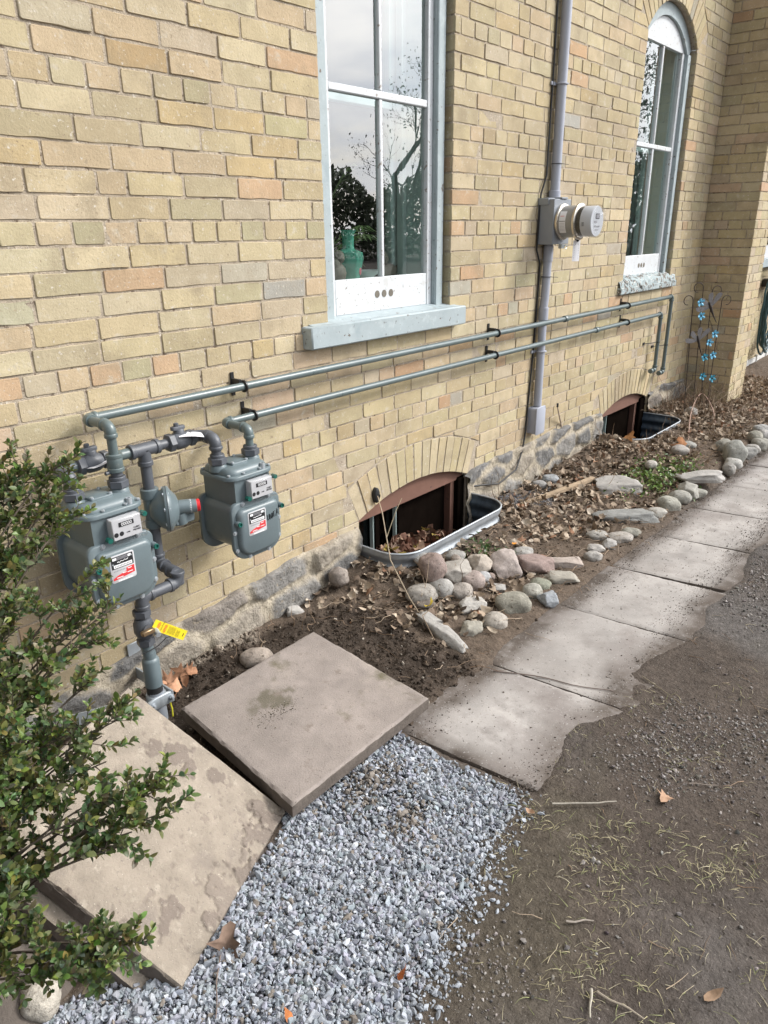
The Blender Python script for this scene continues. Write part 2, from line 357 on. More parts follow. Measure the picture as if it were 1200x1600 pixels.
def tag(o, label=None, cat=None, group=None, kind=None):
    if label: o['label'] = label
    if cat: o['category'] = cat
    if group: o['group'] = group
    if kind: o['kind'] = kind
    return o
def thing(name, label, cat, loc, group=None):
    o = bpy.data.objects.new(name, None); COL.objects.link(o); o.empty_display_size = .1
    o.location = loc; o['_org'] = tuple(loc); return tag(o, label, cat, group)
def copy_tree(o, parent=None):
    c = o.copy(); COL.objects.link(c)
    if parent is not None: c.parent = parent
    for ch in [q for q in bpy.data.objects if q.parent == o]: copy_tree(ch, c)
    return c
def raw_mesh(name, V, F, C, mat, origin=(0,0,0), flat=True):
    """numpy arrays, faces all of one size"""
    me = bpy.data.meshes.new(name); k = F.shape[1]; V = V-np.array(origin)
    me.vertices.add(len(V)); me.vertices.foreach_set('co', V.astype(np.float32).ravel())
    me.loops.add(F.size); me.loops.foreach_set('vertex_index', F.astype(np.int32).ravel())
    me.polygons.add(len(F)); me.polygons.foreach_set('loop_start', np.arange(0, F.size, k, dtype=np.int32))
    me.update(calc_edges=True); me.validate()
    ca = me.color_attributes.new('Col', 'FLOAT_COLOR', 'POINT')
    ca.data.foreach_set('color', np.hstack([C, np.ones((len(C),1))]).astype(np.float32).ravel())
    if not flat: me.shade_smooth()
    else: me.shade_flat()
    me.materials.append(MATS[mat])
    ob = bpy.data.objects.new(name, me); COL.objects.link(ob); ob.location = origin
    return ob
def rot_matrices(n, tilt=math.pi):
    """random rotations: about z freely, tilted from upright by up to tilt"""
    a = rng.uniform(0, 2*np.pi, n); b = rng.uniform(-tilt, tilt, n); c = rng.uniform(-tilt, tilt, n)
    def R(ax, t):
        m = np.zeros((n,3,3)); co, si = np.cos(t), np.sin(t); i,j = [(1,2),(2,0),(0,1)][ax]
        m[:,ax,ax] = 1; m[:,i,i] = co; m[:,j,j] = co; m[:,i,j] = -si; m[:,j,i] = si; return m
    return R(2,a) @ R(0,b) @ R(1,c)
def scatter(name, bases, P, S, C, mat, tilt=math.pi, flat=True, stretch=None, Rm=None):
    """bases: list of (verts, tris); one piece at every point of P"""
    n = len(P); R = rot_matrices(n, tilt) if Rm is None else Rm; pick = rng.integers(0, len(bases), n)
    Vs, Fs, Cs, off = [], [], [], 0
    for bi,(bv,bf) in enumerate(bases):
        idx = np.nonzero(pick == bi)[0]
        if not len(idx): continue
        st = np.ones((len(idx),3)) if stretch is None else stretch[idx]
        v = bv[None]*st[:,None,:]*S[idx][:,None,None]
        v = np.einsum('nij,nkj->nki', R[idx], v) + P[idx][:,None,:]
        f = bf[None] + (np.arange(len(idx))*len(bv))[:,None,None] + off
        Vs.append(v.reshape(-1,3)); Fs.append(f.reshape(-1,bf.shape[1])); Cs.append(np.repeat(C[idx], len(bv), axis=0)); off += len(idx)*len(bv)
    return raw_mesh(name, np.vstack(Vs), np.vstack(Fs), np.vstack(Cs), mat, flat=flat)
def ico(sub):
    bm = bmesh.new(); bmesh.ops.create_icosphere(bm, subdivisions=sub, radius=1)
    v = np.array([tuple(q.co) for q in bm.verts]); f = np.array([[q.index for q in p.verts] for p in bm.faces]); bm.free(); return v, f
def chip_bases(n, sub=1, cuts=4, jit=.16):
    out = []
    v0, f0 = ico(sub)
    for _ in range(n):
        v = v0*(1+rng.normal(0, jit, (len(v0),1)))
        for _ in range(cuts):
            d = rng.normal(size=3); d /= np.linalg.norm(d); lim = rng.uniform(.45,.8); h = v@d
            v = v - np.outer(np.clip(h-lim, 0, None), d)
        out.append((v*np.array([1, rng.uniform(.6,.9), rng.uniform(.45,.75)]), f0))
    return out
def fbm(x, y, s, seed=0, octv=4):
    """quick smooth value noise on arrays"""
    out = 0; amp = 1.; tot = 0
    for o in range(octv):
        g = np.random.default_rng(seed*97+o).uniform(-1,1,(64,64))
        u = x*s*2**o; w = y*s*2**o; iu = np.floor(u).astype(int); iw = np.floor(w).astype(int)
        fu = u-iu; fw = w-iw; fu = fu*fu*(3-2*fu); fw = fw*fw*(3-2*fw)
        a = g[iu%64, iw%64]; b = g[(iu+1)%64, iw%64]; c = g[iu%64, (iw+1)%64]; d = g[(iu+1)%64, (iw+1)%64]
        out = out + amp*((a*(1-fu)+b*fu)*(1-fw) + (c*(1-fu)+d*fu)*fw); tot += amp; amp *= .5
    return out/tot
def inpoly(x, y, poly):
    x = np.asarray(x, float); y = np.asarray(y, float); r = np.zeros(x.shape, bool); j = len(poly)-1
    for i in range(len(poly)):
        xi,yi = poly[i][:2]; xj,yj = poly[j][:2]
        c = ((yi > y) != (yj > y)) & (x < (xj-xi)*(y-yi)/((yj-yi) or 1e-12)+xi); r ^= c; j = i
    return r
def polydist(x, y, poly):
    """signed distance to polygon outline, positive inside"""
    d = np.full(np.shape(x), 1e9)
    for i in range(len(poly)):
        ax,ay = poly[i-1][:2]; bx,by = poly[i][:2]; dx,dy = bx-ax,by-ay; L2 = dx*dx+dy*dy or 1e-12
        t = np.clip(((x-ax)*dx+(y-ay)*dy)/L2, 0, 1); d = np.minimum(d, np.hypot(x-ax-t*dx, y-ay-t*dy))
    return np.where(inpoly(x,y,poly), d, -d)
def smooth(t): t = np.clip(t,0,1); return t*t*(3-2*t)

# ================================================================== THE HOUSE
RH = .0723; Z0 = 1.586; BL = .2245          # course height, reference bed joint, stretcher module
house = thing('brick_house', 'old yellow brick house with arched windows on a rubble stone foundation', 'house', (3.0, 0, 0))
PAL = [((.475,.393,.247),.38),((.495,.418,.280),.26),((.425,.362,.235),.14),((.48,.370,.250),.09),((.47,.32,.20),.02),((.44,.345,.20),.04),((.40,.37,.295),.01),((.46,.385,.28),.06)]
PC = [p[0] for p in PAL]; PWT = np.array([p[1] for p in PAL]); PWT = PWT/PWT.sum()
def bcol():
    c = np.array(PC[rng.choice(len(PC), p=PWT)]); return tuple(np.clip(c*rng.uniform(.92,1.07)+rng.normal(0,.005,3), .02, 1))
PEACH=(.485,.38,.25); ORG=(.485,.34,.215); GOLD=(.46,.355,.20); OLV=(.385,.345,.22); GRY=(.36,.345,.305); DKO=(.40,.285,.155); GRN=(.43,.405,.285)
OVR = [(158,35,PEACH),(110,60,PEACH),(208,81,DKO),(308,96,PEACH),(417,12,PEACH),(477,94,ORG),(474,165,PEACH),(287,133,OLV),(312,177,GOLD),(396,185,GOLD),(396,256,GOLD),
 (433,292,ORG),(262,246,PEACH),(219,242,PEACH),(181,277,PEACH),(31,233,GOLD),(200,432,ORG),(27,482,GRN),(129,357,OLV),(15,603,ORG),(112,586,PEACH),(160,582,ORG),(204,576,OLV),
 (250,568,ORG),(25,522,PEACH),(385,453,OLV),(430,451,GRY),(394,484,PEACH),(483,357,OLV),(383,357,OLV),(897,121,ORG),(838,25,PEACH),(884,185,GRY),(917,252,PEACH),(715,254,PEACH),
 (813,265,GOLD),(909,295,GOLD),(716,354,ORG),(801,353,ORG),(753,442,PEACH),(772,463,PEACH),(790,480,ORG),(742,488,PEACH),(820,474,PEACH),(809,574,PEACH),(883,463,ORG),(690,565,PEACH),
 (813,590,PEACH),(705,626,GRY),(818,437,OLV),(928,438,PEACH),(404,725,GOLD),(460,700,GOLD),(460,778,PEACH),(520,755,PEACH),(240,950,GOLD),(30,610,ORG)]
OV = []
for px,py,c in OVR:
    q = W(px,py,0); OV.append((q.x,q.z,c))

def arch(x0, x1, zs, rise, depth):
    h = (x1-x0)/2; R = (h*h+rise*rise)/(2*rise); cx = (x0+x1)/2; cz = zs+rise-R; return dict(x0=x0,x1=x1,zs=zs,cx=cx,cz=cz,R=R,E=R+depth,a=math.asin(h/R))
W1 = dict(arch(2.28,3.175,2.86,.20,.215), z0=1.24); W2 = dict(arch(5.34,6.27,2.83,.22,.215), z0=1.24)
B1 = dict(arch(2.44,3.385,.285,.095,.20), z0=-.5); B2 = dict(arch(5.18,6.08,.27,.09,.20), z0=-.5)
OPN = [W1,W2,B1,B2]
def clip(poly, a, b, c):
    """keep the side where a*x+b*z >= c"""
    out = []
    for i in range(len(poly)):
        p, q = poly[i-1], poly[i]; dp = a*p[0]+b*p[1]-c; dq = a*q[0]+b*q[1]-c
        if dp*dq < 0:
            t = dp/(dp-dq); out.append((p[0]+(q[0]-p[0])*t, p[1]+(q[1]-p[1])*t))
        if dq >= 0: out.append(q)
    return out
def brick(mb, poly, T, col, hf=None, j=.0011, rc=.0045):
    if len(poly) < 3: return
    A = sum(poly[i-1][0]*poly[i][1]-poly[i][0]*poly[i-1][1] for i in range(len(poly)))/2
    if A < 0: poly = poly[::-1]; A = -A
    if A < 4e-4: return
    k = len(poly); pts = []
    for i in range(k):
        p = Vector(poly[i]); a = Vector(poly[i-1])-p; b = Vector(poly[(i+1)%k])-p; la,lb = a.length,b.length
        if la < 1e-4 or lb < 1e-4: continue
        r = min(rc*random.uniform(.4,1.6)*(2.2 if random.random() < .05 else 1), la*.3, lb*.3); pts.append(p+a/la*r); pts.append(p+(a/la+b/lb)*r*.28); pts.append(p+b/lb*r)
        m = max(1, int(lb/.05))
        for q in range(1, m):
            nrm = Vector((-b.y,b.x))/lb; pts.append(p+b*(q/m)+nrm*random.gauss(0,j))
    hf = random.gauss(.0005,.0011) if hf is None else hf; c = sum((Vector((q.x,q.y)) for q in pts), Vector((0,0)))/len(pts)
    tx,tz = random.gauss(0,.008), random.gauss(0,.012); n = len(pts); vs = []
    for q in pts: vs.append(T(q.x,q.y,-.014))
    for q in pts:
        d = q-c; vs.append(T(q.x,q.y, hf-.0022+d.x*tx+d.y*tz))
    for q in pts:
        d = q-c; s = 1-.0018/max(d.length,.01); vs.append(T(c.x+d.x*s, c.y+d.y*s, hf+d.x*tx+d.y*tz+random.gauss(0,.0003)))
    fs = []
    for r in (0,1):
        for i in range(n): i2 = (i+1)%n; fs.append((r*n+i, r*n+i2, (r+1)*n+i2, (r+1)*n+i))
    fs.append(tuple(2*n+i for i in range(n)))
    mb.col(col).add(vs, fs)
JT = .0044
def wall_rows(mb, T, xa, xb, za, zb, opens=(), shift=0., use_ov=False, warm=0, only=None):
    k0 = math.floor((za-Z0)/RH); k1 = math.ceil((zb-Z0)/RH)
    for k in range(k0, k1):
        z0 = Z0+k*RH; z1 = z0+RH
        if z0 < za-.001 and not use_ov: z0 = max(z0, za)
        if z1 > zb: z1 = zb
        hd = (k % 6 == 0); step = BL/2 if hd else BL
        off = 1.144 + shift + (0 if k%2 else BL/2) + random.gauss(0,.012) + (BL/4 if hd else 0)
        x = off - math.ceil((off-xa)/step)*step
        segs = [(xa,xb)]
        for o in opens:
            if o['z0'] < (z0+z1)/2 < o['zs']:
                ns = []
                for a,b in segs:
                    if o['x0'] > a and o['x0'] < b: ns.append((a,o['x0'])); 
                    if o['x1'] > a and o['x1'] < b: ns.append((o['x1'],b))
                    if not (o['x0'] > a and o['x0'] < b) and not (o['x1'] > a and o['x1'] < b): ns.append((a,b))
                segs = ns
        cuts = []; cur = x
        while cur < xb+step:
            cuts.append(cur); cur += step*(1+random.gauss(0,.022))
            if not hd and random.random() < .03: cur -= step*.5
        for a,b in segs:
            cc = [c for c in cuts if a+.045 < c < b-.045]; bd = [a]+cc+[b]
            for i in range(len(bd)-1):
                l = bd[i]+(JT if i > 0 else 0); r = bd[i+1]-(JT if i < len(bd)-2 else 0)
                poly = [(l,z0+JT*.9),(r,z0+JT*.9),(r,z1-JT*.9),(l,z1-JT*.9)]
                cxm,czm = (l+r)/2,(z0+z1)/2; ok = True
                for o in opens:
                    dx,dz = cxm-o['cx'], czm-o['cz']
                    if abs(dx) > o['E'] or czm > o['cz']+o['E']+.1: continue
                    if min(abs(p[0]-o['cx']) for p in poly) > o['E']*math.sin(o['a'])+.01: continue
                    if czm < o['zs']-.04: continue
                    ang = math.atan2(dx,dz)
                    if abs(ang) <= o['a']+.02:
                        m = (math.sin(ang), math.cos(ang)); poly = clip(poly, m[0], m[1], m[0]*o['cx']+m[1]*o['cz']+o['E']+JT)
                    elif dz > 0:
                        sg = 1 if dx > 0 else -1; nx,nzz = math.cos(o['a'])*sg, -math.sin(o['a'])
                        poly = clip(poly, nx, nzz, nx*o['cx']+nzz*o['cz']+JT*.5)
                    if len(poly) < 3: ok = False; break
                if not ok: continue
                c = bcol()
                if warm: c = tuple(np.array(c)*np.array([.8,.7,.6]))
                if use_ov:
                    for (ox,oz,oc) in OV:
                        if l <= ox <= r and z0 <= oz <= z1: c = tuple(np.array(oc)*random.uniform(.95,1.05))
                brick(mb, poly, T, c)
def voussoirs(mb, T, o, wid=.068):
    n = max(5, round(2*o['a']*(o['R']+.1)/wid)); da = 2*o['a']/n
    for i in range(n):
        a0 = -o['a']+i*da; a1 = a0+da; g = .0045
        P = lambda a,r,s: (o['cx']+math.sin(a)*r+math.cos(a)*s, o['cz']+math.cos(a)*r-math.sin(a)*s)
        r1 = o['E']-random.uniform(0,.006)
        brick(mb, [P(a0,o['R'],g),P(a1,o['R'],-g),P(a1,r1,-g),P(a0,r1,g)], T, tuple(np.array(bcol())*random.uniform(.95,1.05)), rc=.004)
TF = lambda a,b,h: (a,-h,b)                       # front wall, facing the viewer
XL, XR, ZT = -1.3, 6.95, 4.3
mb = MB().mat('brick')
wall_rows(mb, TF, XL, XR, .0, ZT, OPN, use_ov=True)
for o in OPN: voussoirs(mb, TF, o)
# reveals of the openings, brick by course
for o,dep in ((W1,.10),(W2,.10)):
    k = math.floor((o['z0']-Z0)/RH)
    while Z0+k*RH < o['zs']-.02:
        z0 = max(Z0+k*RH, o['z0'])+JT*.9; z1 = min(Z0+(k+1)*RH, o['zs']+.02)-JT*.9
        for xx,sg in ((o['x0'],1),(o['x1'],-1)):
            if z1-z0 > .02: brick(mb, [(.011,z0),(dep,z0),(dep,z1),(.011,z1)], (lambda a,b,h,xx=xx,sg=sg: (xx+sg*h, a, b)), tuple(np.array(bcol())*.9), hf=0.)
        k += 1
mb.build('wall', house, smooth=0)
# mortar bed behind the bricks, with the openings left free
mb = MB().mat('mortar')
def mortar_cols(xa, xb, z_lo, z_hi):
    xs = [xa]
    for o in OPN:
        n = 40; xs += [o['x0']+(o['x1']-o['x0'])*i/n for i in range(n+1)]
    xs = sorted(set([x for x in xs if xa <= x <= xb]+[xb]))
    for a,b in zip(xs[:-1], xs[1:]):
        m = (a+b)/2; iv = [(z_lo,z_hi)]
        for o in OPN:
            if o['x0'] < m < o['x1']:
                top = o['cz']+math.sqrt(o['R']**2-(m-o['cx'])**2); niv = []
                for (p,q) in iv:
                    if o['z0'] > p: niv.append((p,min(q,o['z0'])))
                    if top < q: niv.append((max(p,top),q))
                iv = niv
        for p,q in iv: mb.add([(a,.0028,p),(b,.0028,p),(b,.0028,q),(a,.0028,q)], [(0,1,2,3)])
mortar_cols(XL, XR+.02, -.05, ZT)
for o in (W1,W2):                                 # mortar in the reveals and arch soffits
    for xx,e in ((o['x0'],-.0045),(o['x1'],.0045)): mb.box((xx+e-.002,.004,o['z0']), (xx+e+.002,.12,o['zs']))
for o,dep in ((W1,.12),(W2,.12),(B1,.16),(B2,.16)):
    n = 24
    for i in range(n):
        a0 = -o['a']+2*o['a']*i/n; a1 = a0+2*o['a']/n; R = o['R']+.002
        p = [(o['cx']+math.sin(a)*R, o['cz']+math.cos(a)*R) for a in (a0,a1)]
        mb.add([(p[0][0],.0,p[0][1]),(p[1][0],.0,p[1][1]),(p[1][0],dep,p[1][1]),(p[0][0],dep,p[0][1])], [(0,1,2,3)])
mb.build('mortar', house, smooth=0)

# projecting pier of the house and the wall beyond it
PX0, PX1, PY = 6.95, 7.40, -.41
mb = MB().mat('brick')
wall_rows(mb, lambda a,b,h: (PX0-h, a, b), PY, -.002, .06, ZT, shift=.06)
wall_rows(mb, lambda a,b,h: (a, PY-h, b), PX0+.0, PX1, .06, ZT, shift=.09)
wall_rows(mb, lambda a,b,h: (PX1+h, a, b), PY, 0, .06, ZT)
wall_rows(mb, lambda a,b,h: (a, -h, b), PX1, 11.5, .1, ZT)
mb.mat('mortar').box((PX0+.0045,PY+.0045,-.1), (PX1-.0045,.02,ZT)); mb.box((PX1-.01,.0045,-.1), (11.5,.1,ZT))
mb.build('projecting_pier', house, smooth=0)
mb = MB().mat('mortar').box((PX0-.012,PY-.018,-.1),(PX1+.01,-.0,.085),.006); mb.build('pier_footing', house)

# rubble stone foundation
def fnd_top(x):
    return np.interp(x, [0.3,1.0,1.3,1.6,1.95,2.40,2.44,3.36,3.42,3.8,4.3,5.1,5.2,6.08,6.3,7.0], [.10,.115,.18,.20,.235,.25,.25,.27,.30,.315,.33,.31,.28,.28,.32,.30])
def rubble(x0, x1, name):
    nx = int((x1-x0)/.011); nz = 46
    X = np.linspace(x0,x1,nx); S = np.linspace(0,1,nz); XX,SS = np.meshgrid(X,S,indexing='ij')
    top = fnd_top(XX)+.022*fbm(XX,XX*0,5,3); Zl = -.30; ZZ = Zl+(top-Zl)*np.clip(SS/.93,0,1)
    # irregular stones: nearest seed
    r = np.random.default_rng(5); seeds = []
    for row,zc in enumerate((-.22,-.08,.06,.19,.32)):
        x = x0-.3+r.uniform(0,.2)
        while x < x1+.3: seeds.append((x+r.normal(0,.03), zc+r.normal(0,.025))); x += r.uniform(.16,.42)
    seeds = np.array(seeds); wx = XX+.03*fbm(XX,ZZ,9,21); wz = ZZ+.02*fbm(XX,ZZ,9,22)
    D = np.sqrt(((wx[...,None]-seeds[:,0])*.62)**2+((wz[...,None]-seeds[:,1])*1.15)**2)
    i1 = D.argmin(-1); Ds = np.sort(D,-1); gap = Ds[...,1]-Ds[...,0]; jo = smooth(gap/.030-.55)
    cs = r.choice(4, size=len(seeds), p=[.4,.25,.2,.15]); pal = np.array([(.27,.258,.24),(.20,.196,.19),(.35,.31,.255),(.27,.24,.21)])
    hs = r.uniform(.004,.022,len(seeds)); tlt = r.normal(0,.10,(len(seeds),2))
    h = .016+jo*(hs[i1] + tlt[i1,0]*(wx-seeds[i1,0]) + tlt[i1,1]*(wz-seeds[i1,1])*.6) + .010*fbm(XX,ZZ,24,7) + .007*fbm(XX,ZZ,60,8)
    h = np.where(SS > .93, h*(1-(SS-.93)/.07)-.004*((SS-.93)/.07), h); ZZ = ZZ + np.where(SS>.93,(SS-.93)/.07*.006,0)
    c = pal[cs[i1]]*(1+.25*fbm(XX,ZZ,14,30))[...,None]*jo[...,None] + np.array((.44,.385,.30))*(1+.2*fbm(XX,ZZ,20,31))[...,None]*(1-jo)[...,None]
    V = np.stack([XX,-h,ZZ],-1).reshape(-1,3); C = np.clip(c,.02,.9).reshape(-1,3)
    I = np.arange(nx*nz).reshape(nx,nz); F = np.stack([I[:-1,:-1],I[1:,:-1],I[1:,1:],I[:-1,1:]],-1).reshape(-1,4)
    ob = raw_mesh(name, V, F, C, 'rubble', origin=(0,0,0), flat=False); ob.parent = house; ob.location = -Vector(house['_org'])
    return ob
rubble(XL, 2.425, 'foundation'); rubble(3.36, 5.18, 'foundation'); rubble(6.08, 7.0, 'foundation')
mb = MB().mat('rubble').col((.24,.20,.16))
for (x0,x1,y1) in ((2.40,2.438,.22),(3.37,3.46,.22),(5.13,5.178,.22),(6.082,6.13,.22)):
    mb.box((x0,.0,-.5),(x1,y1,.27),.004)
mb.split('foundation_jamb', house)

# ------------------------------------------------------------------ tall windows
def tall_window(o, zs_, rotten=False, curtain=False):
    x0,x1 = o['x0'],o['x1']; cx = (x0+x1)/2; cw = .078; yc = .045; zb = 1.262
    def head(x, ins):          # underside of the arch at x, moved in by ins
        return o['cz']+math.sqrt(max((o['R']-ins)**2-(x-o['cx'])**2, 0))
    # casing (outer frame)
    w = MB().mat('blue_grey_paint')
    for a,b in ((x0+.002,x0+cw),(x1-cw,x1-.002)):
        w.box((a,yc,zb-.02),(b,.14,head(a if a>cx else b,.0)-.012 if False else o['zs']-.03),.006)
        w.box((a+.02 if a < cx else a+.0,yc-.012,zb-.02),(b if a < cx else b-.02,yc+.004,o['zs']-.035),.004)
    n = 26
    for i in range(n):
        a0 = -o['a']*1.0+2*o['a']*i/n; a1 = a0+2*o['a']/n
        R1 = o['R']-.003; R0 = o['R']-cw
        q = [(o['cx']+math.sin(a)*R, o['cz']+math.cos(a)*R) for R in (R0,R1) for a in (a0,a1)]
        vs = [(p[0],y,p[1]) for y in (yc,.14) for p in q]
        w.add(vs, [(0,1,3,2),(4,6,7,5),(0,4,5,1),(2,3,7,6),(0,2,6,4),(1,5,7,3)])
    win = w.build('window', house)
    # white storm sash
    s = MB().mat('white_paint'); a,b = x0+cw+.001, x1-cw-.001; ys,ye = .062,.098
    st = .038; zp = 1.415; zm0,zm1 = 2.148,2.178; zt = o['zs']-.03
    s.box((a,ys,zb),(a+st,ye,zt),.003); s.box((b-st,ys,zb),(b,ye,zt),.003)
    s.box((a+st+.001,ys+.002,zb+.002),(b-st-.001,ye,zp),.003)
    s.box((a+st+.001,ys+.003,zm0),(b-st-.001,ye,zm1),.004)
    s.box((cx-.011,ys+.005,zp+.001),(cx+.011,ye-.002,zm0-.001),.004); s.box((cx-.011,ys+.005,zm1+.001),(cx+.011,ye-.002,zt-.001),.004)
    n = 20                      # white panel filling the arched head
    for i in range(n):
        xa = a+(b-a)*i/n; xb_ = a+(b-a)*(i+1)/n; ha,hb = head(xa,cw+.002), head(xb_,cw+.002)
        s.add([(xa,ys+.004,zt),(xb_,ys+.004,zt),(xb_,ys+.004,max(hb,zt)),(xa,ys+.004,max(ha,zt)),(xa,ye,zt),(xb_,ye,zt),(xb_,ye,max(hb,zt)),(xa,ye,max(ha,zt))],
              [(0,1,2,3),(4,7,6,5),(0,4,5,1),(3,2,6,7)])
    s.build('sash', win)
    h = MB().mat('carved_stone')
    for dx in (-.05,0,.05): h.lathe((cx+dx,ys+.0015,zb+.078), (0,-1,0), [(0,.017),(.001,.017)], 16)
    h.split('vent_hole', win)
    for (za,zb_) in ((zp,zm0),(zm1,zt)):
        for (xa,xb_) in ((a+st,cx-.011),(cx+.011,b-st)):
            g = MB().mat('window_glass').add([(xa,.083,za),(xb_,.083,za),(xb_,.083,zb_),(xa,.083,zb_)], [(0,1,2,3)]); g.build('pane', win, smooth=0)
    # inner window: pale green box frame, second sash and stool
    m = MB().mat('mint_paint'); yi = .135
    m.box((a-.03,.10,zb+.0),(a+.035,.30,zt+.2),.003); m.box((b-.035,.10,zb+.0),(b+.03,.30,zt+.2),.003)
    m.box((a+.036,.12,zb+.05),(b-.036,.42,zb+.128),.004)
    m.box((b-.07,.19,zb+.13),(b-.036,.23,zt+.2),.004); m.box((b-.10,.24,zb+.13),(b-.036,.27,zt+.2),.004); m.box((a+.036,.19,zb+.13),(a+.055,.23,zt+.2),.004)
    m.box((b-.036,.31,zb+.13),(b+.10,.34,zt+.2),.004)
    m.box((a+.036,.19,2.14),(b-.07,.23,2.19),.003)
    m.build('inner_frame', win)
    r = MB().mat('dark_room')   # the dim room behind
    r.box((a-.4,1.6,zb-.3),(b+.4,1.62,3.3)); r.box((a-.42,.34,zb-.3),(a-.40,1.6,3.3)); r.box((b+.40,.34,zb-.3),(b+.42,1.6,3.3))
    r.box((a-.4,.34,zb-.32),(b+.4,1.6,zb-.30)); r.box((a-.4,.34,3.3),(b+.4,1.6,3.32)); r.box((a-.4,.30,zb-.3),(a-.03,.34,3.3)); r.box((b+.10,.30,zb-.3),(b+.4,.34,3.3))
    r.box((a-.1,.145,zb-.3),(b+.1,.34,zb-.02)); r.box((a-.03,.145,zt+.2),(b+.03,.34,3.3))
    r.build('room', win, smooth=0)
    if curtain:
        c = MB().mat('curtain'); n = 90; vs = []
        xa, xb_ = a+.02, b-.11
        for i in range(n+1):
            x = xa+(xb_-xa)*i/n; y = .34+.022*math.sin(i*.9)+.01*math.sin(i*.37+1)
            vs += [(x,y,zb+.10),(x,y,3.05)]
        c.add(vs, [(2*i,2*i+2,2*i+3,2*i+1) for i in range(n)]); c.build('curtain', win)
    # sill
    if not rotten:
        q = MB().mat('blue_grey_paint'); q.box((x0-.155,-.058,1.158),(x1+.068,.075,1.25),.006)
        q.add([(x0-.12,-.03,1.2505),(x1+.04,-.03,1.2505),(x1+.04,.075,1.266),(x0-.12,.075,1.266)], [(0,1,2,3)])
        q.build('window_sill', win)
    else:
        q = MB().mat('rotten_paint'); q.box((x0-.085,-.030,1.158),(x1+.085,.07,1.205),.005)
        n = 46
        vs = []; fs = []
        for i in range(n+1):
            x = x0-.08+(x1-x0+.16)*i/n
            for jn,(y,z) in enumerate(((-.018,1.206),(-.012,1.238),(.01,1.262),(.07,1.278))):
                vs.append((x,y+random.gauss(0,.003),z+(random.gauss(0,.005) if jn else 0)))
        for i in range(n):
            for jn in range(3): p = i*4+jn; fs.append((p,p+4,p+5,p+1))
        q.add(vs, fs); q.build('window_sill', win, smooth=30)
    return win
tag(tall_window(W1, 0), 'nearer tall window with a sound blue-grey sill')
tag(tall_window(W2, 0, rotten=True, curtain=True), 'farther arched window with a rotten peeling sill')

# ------------------------------------------------------------------ basement windows
def basement_window(o, jx, panes):
    x0,x1 = o['x0'],o['x1']; yb = .035
    b = MB().mat('brown_board'); n = 22; vs = []
    for i in range(n+1):        # board closing the arch head
        x = x0+.002+(x1-x0-.004)*i/n; z = o['cz']+math.sqrt(max(o['R']**2-(x-o['cx'])**2,0))-.004
        for y in (yb,yb+.02): vs += [(x,y,o['zs']-.028),(x,y,max(z,o['zs']-.02))]
    fs = []
    for i in range(n):
        p = i*4; fs += [(p,p+4,p+5,p+1),(p+2,p+3,p+7,p+6),(p,p+2,p+6,p+4),(p+1,p+5,p+7,p+3)]
    b.add(vs, fs); b.mat('brown_dark').box((x0+.002,yb+.03,-.42),(x0+.04,.16,o['zs']-.03),.003); b.mat('brown_board').box((jx,yb+.012,-.42),(jx+.035,.16,o['zs']-.03),.003)
    win = b.build('basement_window', house)
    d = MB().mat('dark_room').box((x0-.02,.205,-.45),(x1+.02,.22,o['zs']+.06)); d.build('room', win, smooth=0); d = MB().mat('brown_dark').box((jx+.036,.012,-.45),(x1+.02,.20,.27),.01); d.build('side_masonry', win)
    k = MB().mat('brown_dark')
    xs = [x0+.045+(jx-x0-.06)*t for t in panes]
    for xx in xs: k.box((xx-.016,.075,-.42),(xx+.016,.13,o['zs']-.03),.003)
    k.box((xs[-1]+.017,.088,-.42),(jx-.002,.11,o['zs']-.03),.003)
    k.build('shutter', win)
    t = MB().mat('mint_paint')
    for xx in xs: t.box((xx-.026,.085,-.42),(xx-.0165,.11,o['zs']-.03),.002)
    t.split('trim', win)
    g = MB().mat('basement_glass').add([(x0+.04,.12,-.42),(xs[-1],.12,-.42),(xs[-1],.12,o['zs']-.03),(x0+.04,.12,o['zs']-.03)], [(0,1,2,3)]); g.build('pane', win, smooth=0)
    return win
tag(basement_window(B1, 3.285, (.03,.23,.47)), 'nearer basement window behind the leaf-filled window well')
tag(basement_window(B2, 5.96, (.03,.20,.40)), 'farther basement window with its dark opening')

# ================================================================== THE GROUND
PATH_VIS = [(1.60,-.935),(1.64,-1.44),(1.78,-1.41),(1.90,-1.385),(2.01,-1.385),(2.12,-1.43),(2.25,-1.46),(2.33,-1.43),(2.45,-1.40),(2.58,-1.42),(2.80,-1.48),(3.0,-1.49),(3.15,-1.46),
            (3.6,-1.50),(3.85,-1.44),(4.19,-1.47),(6,-1.52),(10,-1.6),(10,-1.02),(5.97,-.99),(4.9,-.97),(4.1,-.97),(3.33,-.93),(2.65,-.93),(2.3,-.93),(2.13,-.96),(1.87,-.93)]
def GP(px, py, z=.02): q = G(px,py,z); return (q.x,q.y)
GRAVEL = [GP(*p) for p in [(448,1225),(540,1195),(622,1140),(700,1180),(812,1232),(800,1262),(785,1290),(752,1305),(762,1335),(742,1362),(748,1390),(722,1415),(700,1440),(682,1475),(690,1500),(655,1540),(640,1565),(650,1600),(640,1680),(300,1760),(-60,1700),(40,1590),(120,1545),(200,1520),(280,1500),(350,1400),(440,1290)]]
DARKSOIL = [GP(*p) for p in [(255,1060),(330,1000),(400,985),(480,960),(560,935),(620,960),(660,1000),(720,1010),(760,1040),(690,1090),(640,1130),(560,1150),(450,1240),(300,1200),(120,1300),(60,1100)]]
DUST = [GP(*p) for p in [(180,1060),(260,1000),(350,985),(400,965),(400,1000),(330,1025),(260,1060)]]
